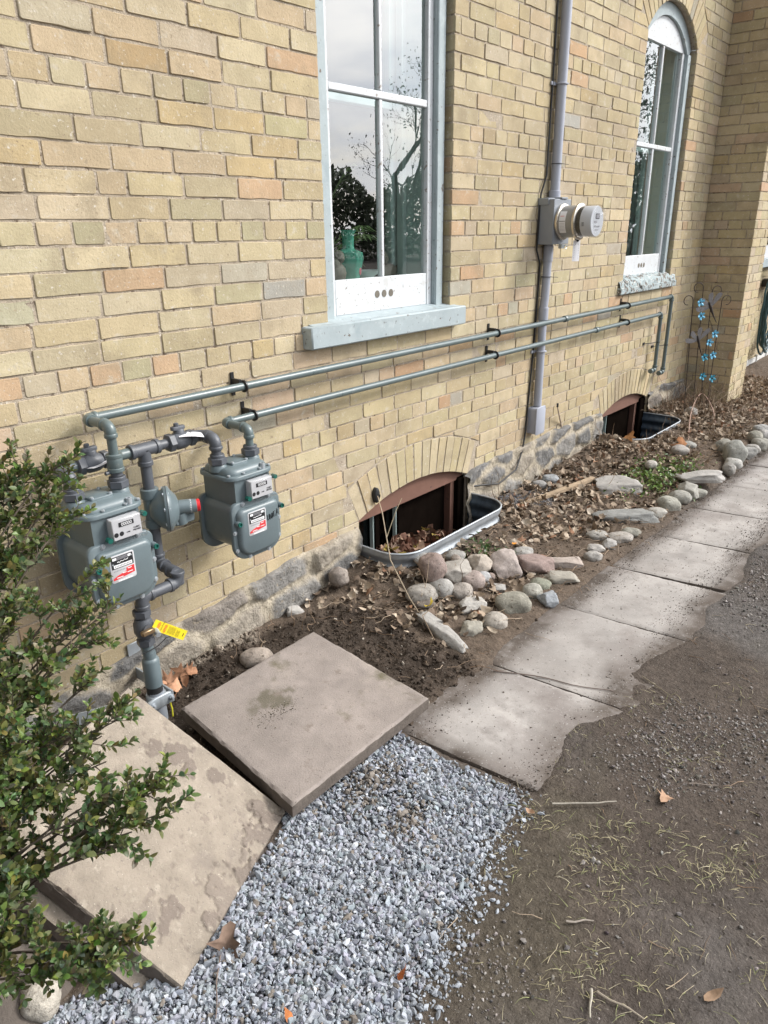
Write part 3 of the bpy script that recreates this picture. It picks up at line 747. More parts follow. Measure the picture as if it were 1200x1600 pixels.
GRIT = [GP(*p,.02) for p in [(760,790),(800,760),(850,750),(880,765),(860,790),(800,800)]]
def well_poly(w, ins=0.):
    x0,x1,d,r = w; pts = [(x0+ins,.1)]
    for i in range(7): t = math.pi+math.pi/2*i/6; pts.append((x0+r+(r-ins)*math.cos(t), -d+r+(r-ins)*math.sin(t)))
    for i in range(7): t = -math.pi/2+math.pi/2*i/6; pts.append((x1-r+(r-ins)*math.cos(t), -d+r+(r-ins)*math.sin(t)))
    pts.append((x1-ins,.1)); return pts
WELL1 = (2.435,3.41,.285,.15); WELL2 = (5.19,6.08,.34,.15)
def gz(x, y, fine=True):
    x = np.asarray(x,float); y = np.asarray(y,float)
    bedt = smooth((y+1.0)/.14)
    z = .004 + .010*bedt + bedt*.085*smooth((x-4.2)/1.1) + bedt*.030*smooth((y+.42)/.35)*smooth((x-1.9)/.5)
    z = z - .02*smooth((1.5-x)/.3)*bedt
    z = z + smooth((-1.52-y)/.3)*(.012*fbm(x,y,1.3,41)+.003)
    for w_,hb_ in ((WELL1,.060),(WELL2,.008)): z = z + bedt*hb_*np.exp(-(np.clip(-polydist(x,y,well_poly(w_)),0,9)/.13)**2)
    am = .004+.010*bedt
    z = z + am*fbm(x,y,7,42) + am*.7*fbm(x,y,22,43)
    pd = polydist(x,y,PATH_VIS)+.016*fbm(x,y,6,44)+.006*fbm(x,y,25,48)+.006*fbm(x,y,60,49)
    near = (np.abs(y+1.2) < .8)
    z = np.where(near, z - .020*smooth((pd+.03)/.055)-.010*(pd>.02), z)
    if fine:
        ds = polydist(x,y,DARKSOIL); z = z + smooth(ds/.06)*(.016*fbm(x,y,16,45)+.010*fbm(x,y,45,46))
        gd = polydist(x,y,GRAVEL); z = z - .014*smooth((gd+.01)/.05) + .006*smooth((gd+.01)/.05)*fbm(x,y,9,47)
    return z
fx = np.arange(-.1,9.2,.0125); fy = np.arange(-2.55,.021,.0125)
gx = np.concatenate([[-60,-30,-15,-8,-4,-2,-1.3,-.9,-.5,-.3], fx, [9.4,9.8,10.5,11.5,13,16,22,35,60,200]])
gy = np.concatenate([[-200,-60,-30,-15,-9,-6,-4.5,-3.6,-3.1,-2.8,-2.65], fy, [.04,.1,6,12,12.5,30,60]])
XX,YY = np.meshgrid(gx,gy,indexing='ij'); ZZ = gz(XX,YY)
inh = (YY > .03) & (YY < 12.2) & (XX > -1.25) & (XX < 11.4); ZZ = np.where(inh, -.7, ZZ)
for w in (WELL1,WELL2): ZZ = np.where(polydist(XX,YY,well_poly(w)) > .004, -.30, ZZ)
c = np.zeros(XX.shape+(3,)); dirt = np.array((.088,.071,.059)); grey = np.array((.112,.101,.094)); bedc = np.array((.125,.095,.072)); dk = np.array((.058,.044,.034)); dust = np.array((.30,.25,.20)); gv = np.array((.13,.13,.135))
t = smooth((fbm(XX,YY,1.6,51)+.25+.5*(-YY-2.0)+.25*(XX-2.2))*1.6)[...,None]; c = dirt*(1-t)+grey*t
c = c*(1+.22*fbm(XX,YY,5,52)+.15*fbm(XX,YY,22,53))[...,None]
g_ = smooth(fbm(XX,YY,2.6,54)*2.2-.2)[...,None]*.22; c = c*(1-g_)+np.array((.105,.098,.058))*g_
bt = smooth((YY+1.02)/.12)[...,None]; c = c*(1-bt)+bedc*(1+.3*fbm(XX,YY,9,55))[...,None]*bt
t = smooth(polydist(XX,YY,DARKSOIL)/.08+.2)[...,None]; c = c*(1-t)+dk*(1+.3*fbm(XX,YY,14,56))[...,None]*t
t = smooth(polydist(XX,YY,DUST)/.05+.6)[...,None]*.8; c = c*(1-t)+dust*t
t = smooth(polydist(XX,YY,GRIT)/.05+.5)[...,None]*.8; c = c*(1-t)+gv*.7*t
t = smooth(polydist(XX,YY,GRAVEL)/.03+.3)[...,None]; c = c*(1-t)+gv*t
nx,ny = XX.shape; I = np.arange(nx*ny).reshape(nx,ny); F = np.stack([I[:-1,:-1],I[1:,:-1],I[1:,1:],I[:-1,1:]],-1).reshape(-1,4)
tag(raw_mesh('ground', np.stack([XX,YY,ZZ],-1).reshape(-1,3), F, np.clip(c,.01,.9).reshape(-1,3), 'soil', flat=False), kind='structure')

# slabs: a gridded top with chipped edges
def slab_mesh(mb, P, th, n=26, chip=.006, rough=.0008, seed=1, crust=(), flake=False, base_=(.275,.235,.190), side='slab_side', top='concrete_slab'):
    """P: the four top corners in order"""
    A,B,C_,D = [np.array(p,float) for p in P]; nrm = np.cross(B-A, D-A); nrm /= np.linalg.norm(nrm)
    if nrm[2] < 0: nrm = -nrm
    u = np.linspace(0,1,n); U,Vv = np.meshgrid(u,u,indexing='ij')
    S = (A*(1-U[...,None])*(1-Vv[...,None]) + B*U[...,None]*(1-Vv[...,None]) + C_*U[...,None]*Vv[...,None] + D*(1-U[...,None])*Vv[...,None])
    L = np.linalg.norm(B-A); e = np.minimum(np.minimum(U,1-U),np.minimum(Vv,1-Vv))*L
    h = rough*fbm(U*3,Vv*3,4,seed)
    h = h - np.where(e < 1e-6, .004+chip*np.clip(fbm(U*3,Vv*3,5,seed+1)+.1,0,1)*1.4, 0)
    tc_ = np.zeros(U.shape)
    if flake:
        fl_ = .6*fbm(U,Vv,5,seed+20)+.45*fbm(U,Vv,12,seed+21)+.25*fbm(U,Vv,31,seed+22)+.55*smooth((U-.72)/.28)*(1-smooth((Vv-.62)/.3)) + .35*smooth((Vv-.9)/.1) - .62
        st_ = smooth(fl_*22); h = h + .0035*st_*np.where(e>1e-6,1,0); tc_ = st_*.75; eg_ = np.exp(-(fl_/.03)**2); tc_ = np.clip(tc_+eg_*.5,0,1)
        pt_ = smooth((fbm(U,Vv,23,seed+30)+.5*fbm(U,Vv,47,seed+31)-.52)*14); h = h-.002*pt_; tc_ = np.maximum(tc_, pt_*.6)
    for (cu,cv,r,amp) in crust:
        d = np.hypot(U-cu,Vv-cv)/r + 1.1*fbm(U,Vv,11,seed+2)+.7*fbm(U,Vv,31,seed+9); h = h + np.where(e>1e-6, amp*smooth((1-d)*6), 0); tc_ = np.maximum(tc_, smooth((1-d)*8))
    ctr = (A+B+C_+D)/4; sh = np.where(e < 1e-6, chip*.5*np.abs(fbm(U*3,Vv*3,6,seed+3)), 0)
    d2 = ctr-S; d2 /= np.linalg.norm(d2,axis=-1,keepdims=True)+1e-9
    S2 = S + nrm*h[...,None] + d2*sh[...,None]
    o = S2.reshape(-1,3); I = np.arange(n*n).reshape(n,n)
    fs = [(int(I[i,j]),int(I[i+1,j]),int(I[i+1,j+1]),int(I[i,j+1])) for i in range(n-1) for j in range(n-1)]
    o0 = len(mb.v); mb.mat(top).add(o.tolist(), fs)
    ct = np.array(base_)*(1+.16*fbm(U,Vv,5,seed+11)+.12*fbm(U,Vv,23,seed+12))[...,None]; ct = ct*(1-tc_[...,None]*.9)+np.array((.185,.152,.128))*tc_[...,None]*.9
    mb.c[o0:] = [tuple(q) for q in ct.reshape(-1,3)]
    ring = [(i,0) for i in range(n)]+[(n-1,j) for j in range(1,n)]+[(i,n-1) for i in range(n-2,-1,-1)]+[(0,j) for j in range(n-2,0,-1)]
    r0 = [S2[i,j] for i,j in ring]; r05 = [S[i,j]-nrm*(.007)+ (S[i,j]-ctr)*.002 for i,j in ring]; r1 = [S[i,j]-nrm*th*.94 for i,j in ring]; r2 = [S[i,j]-nrm*th+(ctr-S[i,j])*.012 for i,j in ring]
    k = len(ring); mb.mat(side).add(r0+r05+r1+r2, [(a*k+i, a*k+(i+1)%k, (a+1)*k+(i+1)%k, (a+1)*k+i) for a in range(3) for i in range(k)]+[tuple(3*k+i for i in range(k))])
pth = MB()
xs = [1.60,2.155,2.77,3.32,3.86,4.42,4.98,5.55,6.12,6.69,7.26,7.83,8.4]
for i in range(len(xs)-1):
    a,b = xs[i]+.004, xs[i+1]-.004; yl = -.905-.012*i; yr = yl-.61; sk = .055 if i < 3 else .09; dz = random.gauss(0,.0022)
    slab_mesh(pth, [(a,yl,dz),(b,yl,dz+random.gauss(0,.002)),(b+sk,yr,dz+random.gauss(0,.002)),(a+sk,yr,dz)], .045, n=44, chip=.003, seed=60+i, side='slab_side', top='concrete_path')
pc = np.array(pth.v); px_,py_ = pc[:,0],pc[:,1]; pd_ = polydist(px_,py_,PATH_VIS)+.03*fbm(px_,py_,9,77)+.015*fbm(px_,py_,30,78); t_ = (1-smooth(pd_/.12))*1.0+.25*smooth(fbm(px_,py_,3.5,79)*2)
t_ = np.clip(t_+(1-smooth(np.abs(py_+.98)/.12-.2))*.25,0,1)[:,None]; bs_ = np.array((.345,.322,.302))*(1+.12*fbm(px_,py_,2.2,76)+.08*fbm(px_,py_,17,75))[:,None]
pth.c = [tuple(q) for q in bs_*(1-t_)+np.array((.100,.082,.069))*t_]
tag(pth.build('path', origin=(1.6,-1.2,-.045), smooth=35), kind='structure')

q = [G(490,985,.10), G(670,1090,.078), G(457,1258,.082), G(283,1105,.108)]
sl = MB(); slab_mesh(sl, q, .050, seed=80, chip=.006, n=80, base_=(.262,.226,.203))
v_ = np.array(sl.v); g_ = G(425,1092,.1); dd_ = np.hypot((v_[:,0]-g_.x)/.085,(v_[:,1]-g_.y)/.06)+.9*fbm(v_[:,0],v_[:,1],16,84)+.5*fbm(v_[:,0],v_[:,1],45,85); t_ = smooth((1.1-dd_)*1.6)[:,None]*.75
e_ = smooth((fbm(v_[:,0],v_[:,1],3.5,86)+.1)*2)[:,None]*.25; cc_ = np.array(sl.c); cc_ = cc_*(1-e_)+np.array((.19,.165,.145))*e_; sl.c = [tuple(p) for p in cc_*(1-t_)+np.array((.095,.085,.055))*t_]
tag(sl.build('paving_slab', smooth=35), 'square grey concrete slab lying loose and flat between the leaning slabs and the path', 'paving slab')
F_,R_,N_,L_ = np.array([.90,-.459,.35]), np.array([1.09,-.92,.012]), np.array([.567,-1.14,.012]), np.array([.377,-.679,.35])
un = np.cross(R_-F_, L_-F_); un /= np.linalg.norm(un); un = un if un[2] > 0 else -un
sl = MB(); slab_mesh(sl, [F_,R_,N_,L_], .054, n=150, flake=True, seed=90, chip=.010, rough=.0015, crust=((1.0,.20,.16,.004),(1.0,.42,.07,.004),(.93,.12,.07,.004),(.80,.80,.06,.003),(.95,.72,.05,.004),(.42,.14,.06,.003),(.50,.18,.04,.003),(.30,.20,.04,.003),(.62,.10,.035,.003),(.45,.42,.03,.002),(.55,.30,.03,.003),(.1,.97,.06,.003),(.7,.95,.05,.003)), top='concrete_weathered')
tag(sl.build('paving_slab', smooth=35), 'tan crusted concrete slab leaning on top of the stack beside the green bush', 'paving slab', 'leaning stack of concrete slabs')
e1 = (L_-F_)/np.linalg.norm(L_-F_); e2 = (R_-F_)/np.linalg.norm(R_-F_)
off = e1*.030 - un*.058 - e2*.012
sl = MB(); slab_mesh(sl, [F_+off,R_+off,N_+off*1.0,L_+off], .052, seed=100, chip=.008, top='concrete_weathered')
tag(sl.build('paving_slab', smooth=35), 'concrete slab directly under the top one of the leaning stack, showing only its edge', 'paving slab', 'leaning stack of concrete slabs')
off = e1*.20 - un*.15 - e2*.02
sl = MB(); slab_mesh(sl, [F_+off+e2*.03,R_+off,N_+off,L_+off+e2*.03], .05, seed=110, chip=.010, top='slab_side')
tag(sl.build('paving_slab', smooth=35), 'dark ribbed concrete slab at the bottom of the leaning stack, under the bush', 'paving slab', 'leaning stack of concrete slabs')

# crushed gravel
def pts_in(poly, n, z=lambda x,y: 0*x):
    P = np.array(poly); lo,hi = P.min(0),P.max(0); out = []
    while sum(len(o) for o in out) < n:
        x = rng.uniform(lo[0],hi[0],n*2); y = rng.uniform(lo[1],hi[1],n*2); k = inpoly(x,y,poly); out.append(np.stack([x[k],y[k]],1))
    p = np.vstack(out)[:n]; return p
bases = chip_bases(14,1,5,.14)
n = 34000; p = pts_in(GRAVEL+[],n); x,y = p[:,0],p[:,1]; d = polydist(x,y,GRAVEL)
keep = rng.uniform(size=n) < smooth(d/.07+.25); x,y,d = x[keep],y[keep],d[keep]; n = len(x)
S = np.clip(rng.lognormal(math.log(.0062),.42,n),.0024,.016); z = gz(x,y) + rng.uniform(.0,.013,n)*smooth(d/.06+.2)+S*.25
thin = inpoly(x,y,[GP(*q) for q in [(540,1200),(620,1190),(680,1260),(560,1300),(500,1260)]]) & (rng.uniform(size=n)<.45)
x,y,z,S = x[~thin],y[~thin],z[~thin],S[~thin]; n = len(x)
v = rng.uniform(.70,1.15,n)[:,None]; tint = rng.normal(0,.02,(n,3)); C = np.clip(np.array((.31,.33,.365))*v+tint*.35,.04,.9); lt = rng.uniform(size=n)<.08; C[lt] = np.array((.48,.50,.53))*v[lt]; g1_,g2_ = G(575,1215,.02),G(640,1275,.02); dn_ = np.minimum(np.hypot((x-g1_.x)/.10,(y-g1_.y)/.05),np.hypot((x-g2_.x)/.07,(y-g2_.y)/.04)); bt_ = (rng.uniform(size=n)<.06)|(rng.uniform(size=n) < np.exp(-dn_**2)*.8); C[bt_] = np.array((.20,.175,.15))*v[bt_]
st = np.stack([rng.uniform(.85,1.35,n),rng.uniform(.75,1.1,n),rng.uniform(.7,1.1,n)],1)
nb = 1500; q_ = np.array(GRAVEL); i_ = rng.integers(0,18,nb); t_ = rng.uniform(size=(nb,1)); pe = q_[i_]*(1-t_)+q_[i_+1]*t_+rng.normal(0,.035,(nb,2)); pe = pe[(polydist(pe[:,0],pe[:,1],GRAVEL) < .01)&(pe[:,1] < -.95)&(polydist(pe[:,0],pe[:,1],PATH_VIS) < -.02)]; nb = len(pe)
Se = np.clip(rng.lognormal(math.log(.0050),.45,nb),.002,.012); x = np.append(x,pe[:,0]); y = np.append(y,pe[:,1]); z = np.append(z,gz(pe[:,0],pe[:,1])+Se*.2); S = np.append(S,Se); C = np.vstack([C,np.array((.31,.33,.36))*rng.uniform(.6,1.3,nb)[:,None]]); n = len(x)
st = np.stack([rng.uniform(.85,1.35,n),rng.uniform(.75,1.1,n),rng.uniform(.7,1.1,n)],1)
tag(scatter('gravel', bases, np.stack([x,y,z],1), S, C, 'gravel', stretch=st), kind='stuff')
# small stones trodden into the dirt
n = 90000; x = rng.uniform(.6,6.0,n)**1.; y = -1.36-np.abs(rng.normal(0,.55,n)); w = polydist(x,y,GRAVEL)
cl = fbm(x,y,3,70)+.5*(-y-2.0)+.25*(x-2)+.3*np.exp(-np.clip(-w,0,1)/.12); k = (w < 0) & (rng.uniform(size=n) < smooth(cl*1.2+.46)); x,y = x[k],y[k]; n = len(x)
pd = polydist(x,y,PATH_VIS); k = pd < -.03; x,y = x[k],y[k]; n = len(x)
S = np.clip(rng.lognormal(math.log(.0026),.55,n),.001,.012); C = np.clip(np.array((.165,.15,.14))*rng.uniform(.4,2.0,n)[:,None]+rng.normal(0,.004,(n,3)),.03,.8)
tag(scatter('dirt_pebbles', bases, np.stack([x,y,gz(x,y)+S*.25],1), S, C, 'gravel'), kind='stuff')
# grit by the basement window, crumbs of soil in the dug-over bed
p = pts_in(GRIT,1500); x,y = p[:,0],p[:,1]; S = rng.uniform(.002,.006,len(x)); C = np.array((.26,.26,.28))*rng.uniform(.6,1.5,len(x))[:,None]
tag(scatter('grit', bases, np.stack([x,y,gz(x,y)+S*.4],1), S, C, 'gravel'), kind='stuff')
p = pts_in(DARKSOIL,5200); x,y = p[:,0],p[:,1]; S = np.clip(rng.lognormal(math.log(.0045),.6,len(x)),.002,.02); C = np.array((.062,.047,.036))*rng.uniform(.6,1.6,len(x))[:,None]
lt = rng.uniform(size=len(x)) < .03; C[lt] = (.35,.31,.26)
tag(scatter('soil_clods', bases, np.stack([x,y,gz(x,y)+S*.2],1), S, C, 'soil'), kind='stuff')
n = 5200; x = 1.9+rng.uniform(0,1,n)**.8*6.3; y = rng.uniform(-1.0,-.02,n); k = ~inpoly(x,y,well_poly(WELL1)) & ~inpoly(x,y,well_poly(WELL2)); x,y = x[k],y[k]
S = np.clip(rng.lognormal(math.log(.005),.6,len(x)),.002,.018); C = np.array((.13,.10,.075))*rng.uniform(.5,1.8,len(x))[:,None]
tag(scatter('bed_crumbs', bases, np.stack([x,y,gz(x,y)+S*.2],1), S, C, 'soil'), kind='stuff')
p = pts_in(DUST,1300); x,y = p[:,0],p[:,1]; S = np.clip(rng.lognormal(math.log(.004),.6,len(x)),.0015,.018); C = np.array((.33,.28,.225))*rng.uniform(.6,1.3,len(x))[:,None]
tag(scatter('mortar_rubble', bases, np.stack([x,y,gz(x,y)+S*.3],1), S, C, 'soil'), kind='stuff')

g = G(425,1100,.10); n = 700; x = g.x+rng.normal(0,.05,n)+.02*np.sin(np.arange(n)); y = g.y+rng.normal(0,.035,n); S = rng.uniform(.0008,.0032,n)
C = np.array((.10,.085,.055))*rng.uniform(.5,1.7,n)[:,None]; zt_ = np.interp(x,[1.05,1.8],[.100,.086])
tag(scatter('moss_crumbs', bases, np.stack([x,y,zt_],1), S, C, 'soil'), kind='stuff')
n = 14000; x = 1.62+rng.uniform(0,1,n)**1.3*5; u_ = rng.uniform(size=n); y = np.where(u_<.35, -.96-np.abs(rng.normal(0,.05,n)), np.where(u_<.85, -1.44+np.abs(rng.normal(0,.06,n)), rng.uniform(-1.45,-.95,n))); S = np.clip(rng.lognormal(math.log(.0016),.5,n),.0006,.006)
tag(scatter('path_crumbs', bases, np.stack([x,y,S*.3],1), S, np.array((.125,.105,.09))*rng.uniform(.7,1.8,n)[:,None], 'soil'), kind='stuff')
# ------------------------------------------------------------------ dead leaves, twigs, straw
def leaf_base(kind, seed):
    r = np.random.default_rng(seed)
    if kind == 'oval': ol = [(0,-.5),(.16,-.3),(.24,-.02),(.17,.28),(0,.55),(-.17,.28),(-.24,-.02),(-.16,-.3)]
    elif kind == 'crumb': ol = [(math.cos(q)*r.uniform(.2,.5),math.sin(q)*r.uniform(.25,.6)) for q in [2*math.pi*i/9 for i in range(9)]]
    else: ol = [(0,-.55),(.12,-.3),(.42,-.35),(.3,-.1),(.58,.12),(.27,.16),(.22,.42),(0,.62),(-.22,.42),(-.27,.16),(-.58,.12),(-.3,-.1),(-.42,-.35),(-.12,-.3)]
    ol = np.array(ol)*(1+r.normal(0,.13,(len(ol),2))); c1,c2,tw = r.uniform(-1.4,2.4), r.uniform(-.9,1.3), r.uniform(-1.1,1.1)
    P = np.vstack([[0,0],ol*.5,ol]); z = c1*P[:,0]**2+c2*P[:,1]**2+tw*P[:,0]*P[:,1]+r.normal(0,.03,len(P)); k = len(ol)
    f = [(0,1+i,1+(i+1)%k) for i in range(k)]
    for i in range(k): a,b = 1+i,1+(i+1)%k; f += [(a,a+k,b+k),(a,b+k,b)]
    return np.column_stack([P,z]), np.array(f)
LB = [leaf_base('oval',i) for i in range(7)]+[leaf_base('lobed',20+i) for i in range(6)]+[leaf_base('crumb',40+i) for i in range(7)]
LFINE = LB[13:]*2+LB[:7]+LB[7:9]
def dead_leaves(name, x, y, z, s0, s1, tilt=.6, bb=None, pal=((.29,.225,.165),(.21,.155,.11),(.38,.31,.235),(.13,.095,.07),(.25,.14,.085),(.45,.385,.31)), pw=(.3,.25,.2,.12,.06,.07)):
    n = len(x); C = np.array(pal)[rng.choice(len(pal),n,p=pw)]*rng.uniform(.7,1.25,n)[:,None]
    return tag(scatter(name, bb or LB, np.stack([x,y,z],1), rng.uniform(s0,s1,n), np.clip(C,.02,.8), 'leaf_dead', tilt=tilt, flat=False), kind='stuff')
def outwells(x, y, m=.012):
    return (polydist(x,y,well_poly(WELL1)) < -m) & (polydist(x,y,well_poly(WELL2)) < -m)
n = 11000; x = 2.0+rng.uniform(0,1,n)**.75*6.3; y = -.02-rng.beta(1.2,1.5,n)*.86
dens = .45+fbm(x,y,2.6,80)*.9 + .25*np.exp(-((y+.15)/.2)**2) - .55*(x<3.4)*(y<-.55) - .25*(y<-.72)
k = (rng.uniform(size=n) < np.clip(dens,.05,1)) & outwells(x,y); x,y = x[k],y[k]
dead_leaves('leaf_litter', x, y, gz(x,y)+rng.uniform(.003,.028,len(x)), .012, .058, .8, LFINE)
x = rng.uniform(2.35,2.95,260); y = rng.uniform(-.75,-.03,260); k = outwells(x,y); x,y = x[k],y[k]
dead_leaves('leaf_litter', x, y, gz(x,y)+rng.uniform(.004,.02,len(x)), .015, .065, .6, LFINE)
# heap of leaves inside the nearer well
n = 700; x = rng.uniform(2.46,3.12,n); y = rng.uniform(-.265,.09,n); k = inpoly(x,y,well_poly(WELL1,.02)); x,y = x[k],y[k]
h = .045*np.exp(-((x-2.80)/.24)**2)-.02
dead_leaves('leaf_pile', x, y, -.005+h+rng.uniform(-.06,.03,len(x)), .045, .085, .9, pal=((.22,.105,.07),(.15,.075,.05),(.29,.19,.13),(.11,.065,.048),(.25,.17,.125),(.33,.25,.07)), pw=(.25,.25,.2,.12,.13,.05))
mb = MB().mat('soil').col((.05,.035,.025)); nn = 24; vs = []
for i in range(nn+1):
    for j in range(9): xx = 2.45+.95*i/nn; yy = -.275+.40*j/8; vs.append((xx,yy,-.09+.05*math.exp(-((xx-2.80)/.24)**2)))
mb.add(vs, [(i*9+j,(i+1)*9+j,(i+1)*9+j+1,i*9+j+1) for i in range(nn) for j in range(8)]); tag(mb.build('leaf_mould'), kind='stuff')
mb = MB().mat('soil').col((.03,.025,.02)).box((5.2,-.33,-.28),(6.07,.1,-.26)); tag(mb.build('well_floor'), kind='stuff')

def stems(name, items, mat='stem_dry', n=5):
    """items: (points, r0, r1, colour)"""
    mb = MB().mat(mat)
    for pts,r0,r1,c in items:
        k = len(pts); mb.col(c).tube(pts, [r0+(r1-r0)*i/(k-1) for i in range(k)], n)
    return mb
def wob(a, b, k=6, w=.01, sag=0.):
    a,b = V3(a),V3(b); out = []; ph = [random.uniform(0,6.3) for _ in range(3)]
    for i in range(k+1):
        t = i/k; s = math.sin(math.pi*t); out.append(a.lerp(b,t)+Vector((math.sin(t*5+ph[0]),math.sin(t*4+ph[1]),math.sin(t*6+ph[2])))*w*s+Vector((0,0,sag*s)))
    return out
BR = [(.20,.13,.08),(.30,.21,.14),(.13,.09,.06),(.40,.31,.22)]
# fallen twigs and straw over the bed and the dirt
items = []
for _ in range(1700):
    x = 1.9+random.random()**.7*6; y = random.uniform(-.95,-.03)
    if not outwells(np.array([x]),np.array([y]))[0]: continue
    a = random.uniform(0,6.3); l = random.uniform(.04,.16); z = float(gz(x,y))+.012
    items.append((wob((x,y,z),(x+math.cos(a)*l,y+math.sin(a)*l,z+random.uniform(-.005,.03)),4,.008),random.uniform(.0008,.002),.0006,random.choice(BR)))
for _ in range(130):
    x = random.uniform(.9,4.5); y = random.uniform(-2.3,-1.5); a = random.uniform(0,6.3); l = random.uniform(.02,.08); z = float(gz(x,y))+.003
    items.append((wob((x,y,z),(x+math.cos(a)*l,y+math.sin(a)*l,z+random.uniform(0,.006)),3,.004),random.uniform(.0006,.0014),.0005,random.choice(BR+[(.42,.36,.25)])))
tag(stems('x',items).build('twig_litter'), kind='stuff')
# dry stems standing among the leaves by the pier and the second well
items = []
def tangle(x0,x1,y0,y1,n,h0,h1,lean=.35):
    for _ in range(n):
        x = random.uniform(x0,x1); y = random.uniform(y0,y1); 
        if not outwells(np.array([x]),np.array([y]))[0]: continue
        z = float(gz(x,y)); h = random.uniform(h0,h1); a = random.uniform(0,6.3); d = h*random.uniform(0,lean)
        items.append((wob((x,y,z-.01),(x+math.cos(a)*d,y+math.sin(a)*d,z+h),6,.02),random.uniform(.0012,.0028),.0008,random.choice(BR)))
tangle(6.15,6.9,-.45,-.03,150,.08,.32,1.3); tangle(6.0,7.2,-.75,-.35,70,.06,.25,1.4); tangle(7.0,8.6,-.95,-.45,160,.08,.35,1.2)
tangle(4.9,5.5,-.6,-.38,22,.06,.2,.5); tangle(3.5,5.0,-.5,-.05,26,.05,.24,.4); tangle(2.3,2.6,-.6,-.35,10,.05,.2,.5); tangle(1.3,2.2,-.3,-.06,9,.05,.16,.5)
tag(stems('x',items).build('dry_stems'), kind='stuff')
# dry grass in the dirt
TUFT = [(900,1135,18),(850,1280,30),(905,1335,60),(975,1300,30),(1130,1370,70),(935,1510,50),(880,1535,40),(1010,1550,35),(1190,1535,30),(1075,1195,20),(980,1115,20),(1040,1300,25),(800,1325,25),(960,1360,50),(1000,1420,25),(1080,1350,40),(1160,1330,30),(830,1270,30),(890,1180,18),(950,1395,25),(1060,1480,20),(780,1240,10),(1120,1180,16),(1150,1080,14),(1040,1100,14)]
V,Fa,C = [],[],[]; o = 0
for px,py,nb in TUFT:
    g = G(px,py,.005)
    for _ in range(int(nb*1.5)):
        r = abs(random.gauss(0,.075)); a = random.uniform(0,6.3); bx = g.x+math.cos(a)*r*1.4; by = g.y+math.sin(a)*r; bz = float(gz(bx,by))
        a = random.uniform(0,6.3); l = random.uniform(.010,.042); h = l*random.uniform(.02,.4); w = random.uniform(.0005,.0011); dx,dy = math.cos(a),math.sin(a); cv = random.uniform(-.3,.3)
        for i in range(4):
            t = i/3; cx = bx+dx*l*t-dy*cv*l*t*t; cy = by+dy*l*t+dx*cv*l*t*t; z = bz+.001+h*math.sin(t*2.2); ww = w*(1-t*.8)
            V += [(cx-dy*ww,cy+dx*ww,z),(cx+dy*ww,cy-dx*ww,z+.0004)]
        Fa += [(o+2*i,o+2*i+1,o+2*i+3,o+2*i+2) for i in range(3)]; o += 8
        col = random.choice([(.33,.29,.17),(.27,.24,.13),(.18,.19,.08),(.36,.32,.22)]); C += [col]*8
tag(raw_mesh('dry_grass', np.array(V), np.array(Fa), np.array(C), 'grass_dry', flat=False), kind='stuff')
# low green weeds
def weeds(name, cx, cy, rx, ry, n, s0, s1, hh, cols):
    x = cx+rng.normal(0,rx,n); y = cy+rng.normal(0,ry,n); z = gz(x,y)+rng.uniform(.0,hh,n)
    C = np.array(cols)[rng.integers(0,len(cols),n)]*rng.uniform(.7,1.3,n)[:,None]
    tag(scatter(name, LB[:7], np.stack([x,y,z],1), rng.uniform(s0,s1,n), np.clip(C,.01,.8), 'leaf_green', tilt=.9, flat=False), kind='stuff')
g = G(1015,745,.06); weeds('weed_patch', g.x, g.y, .17, .085, 700, .014,.034,.05, [(.10,.19,.035),(.16,.26,.05),(.07,.13,.03),(.22,.30,.08)])
g = G(1060,745,.06); weeds('weed_patch', g.x, g.y, .16, .06, 350, .014,.032,.04, [(.10,.19,.035),(.16,.26,.05),(.07,.13,.03)])
g = G(760,868,.05); weeds('weed_patch', g.x, g.y, .05, .05, 150, .014,.03,.07, [(.06,.12,.03),(.10,.17,.05),(.05,.09,.03)])

# ------------------------------------------------------------------ corrugated steel window wells
def window_well(w, zt, label):
    x0,x1,d,r = w
    def outline(off):
        pts = [(x0-off,.03),(x0-off,-.02)]
        for i in range(13): t = math.pi+math.pi/2*i/12; pts.append((x0+r+(r+off)*math.cos(t), -d+r+(r+off)*math.sin(t)))
        for i in range(1,8): pts.append((x0+r+(x1-x0-2*r)*i/8, -d-off))
        for i in range(13): t = -math.pi/2+math.pi/2*i/12; pts.append((x1-r+(r+off)*math.cos(t), -d+r+(r+off)*math.sin(t)))
        pts += [(x1+off,-.02),(x1+off,.03)]; return pts
    prof = [(zt,.0),(zt-.022,.0)]
    z = zt-.022
    while z > -.30:
        for k in range(8): prof.append((z-.072*(k+1)/8, .0095*(1-math.cos(2*math.pi*(k+1)/8))*.5*-1.6))
        z -= .072
    root = thing('window_well', label, 'window well', ((x0+x1)/2, -d/2, -.3), 'corrugated steel window wells')
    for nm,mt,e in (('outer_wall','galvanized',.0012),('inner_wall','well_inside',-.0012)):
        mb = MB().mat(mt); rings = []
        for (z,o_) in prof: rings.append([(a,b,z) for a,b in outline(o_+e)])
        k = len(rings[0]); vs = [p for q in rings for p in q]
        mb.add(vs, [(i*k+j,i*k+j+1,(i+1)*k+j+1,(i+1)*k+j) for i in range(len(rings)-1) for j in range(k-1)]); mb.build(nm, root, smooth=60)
    mb = MB().mat('galvanized').tube([(a,b,zt) for a,b in outline(.001)], .0055, 10); mb.build('rim', root)
    return root
window_well(WELL1, .160, 'galvanized steel window well heaped with brown dead leaves, behind the cobble pile')
window_well(WELL2, .135, 'empty galvanized steel window well by the farther basement window, near the trellis')

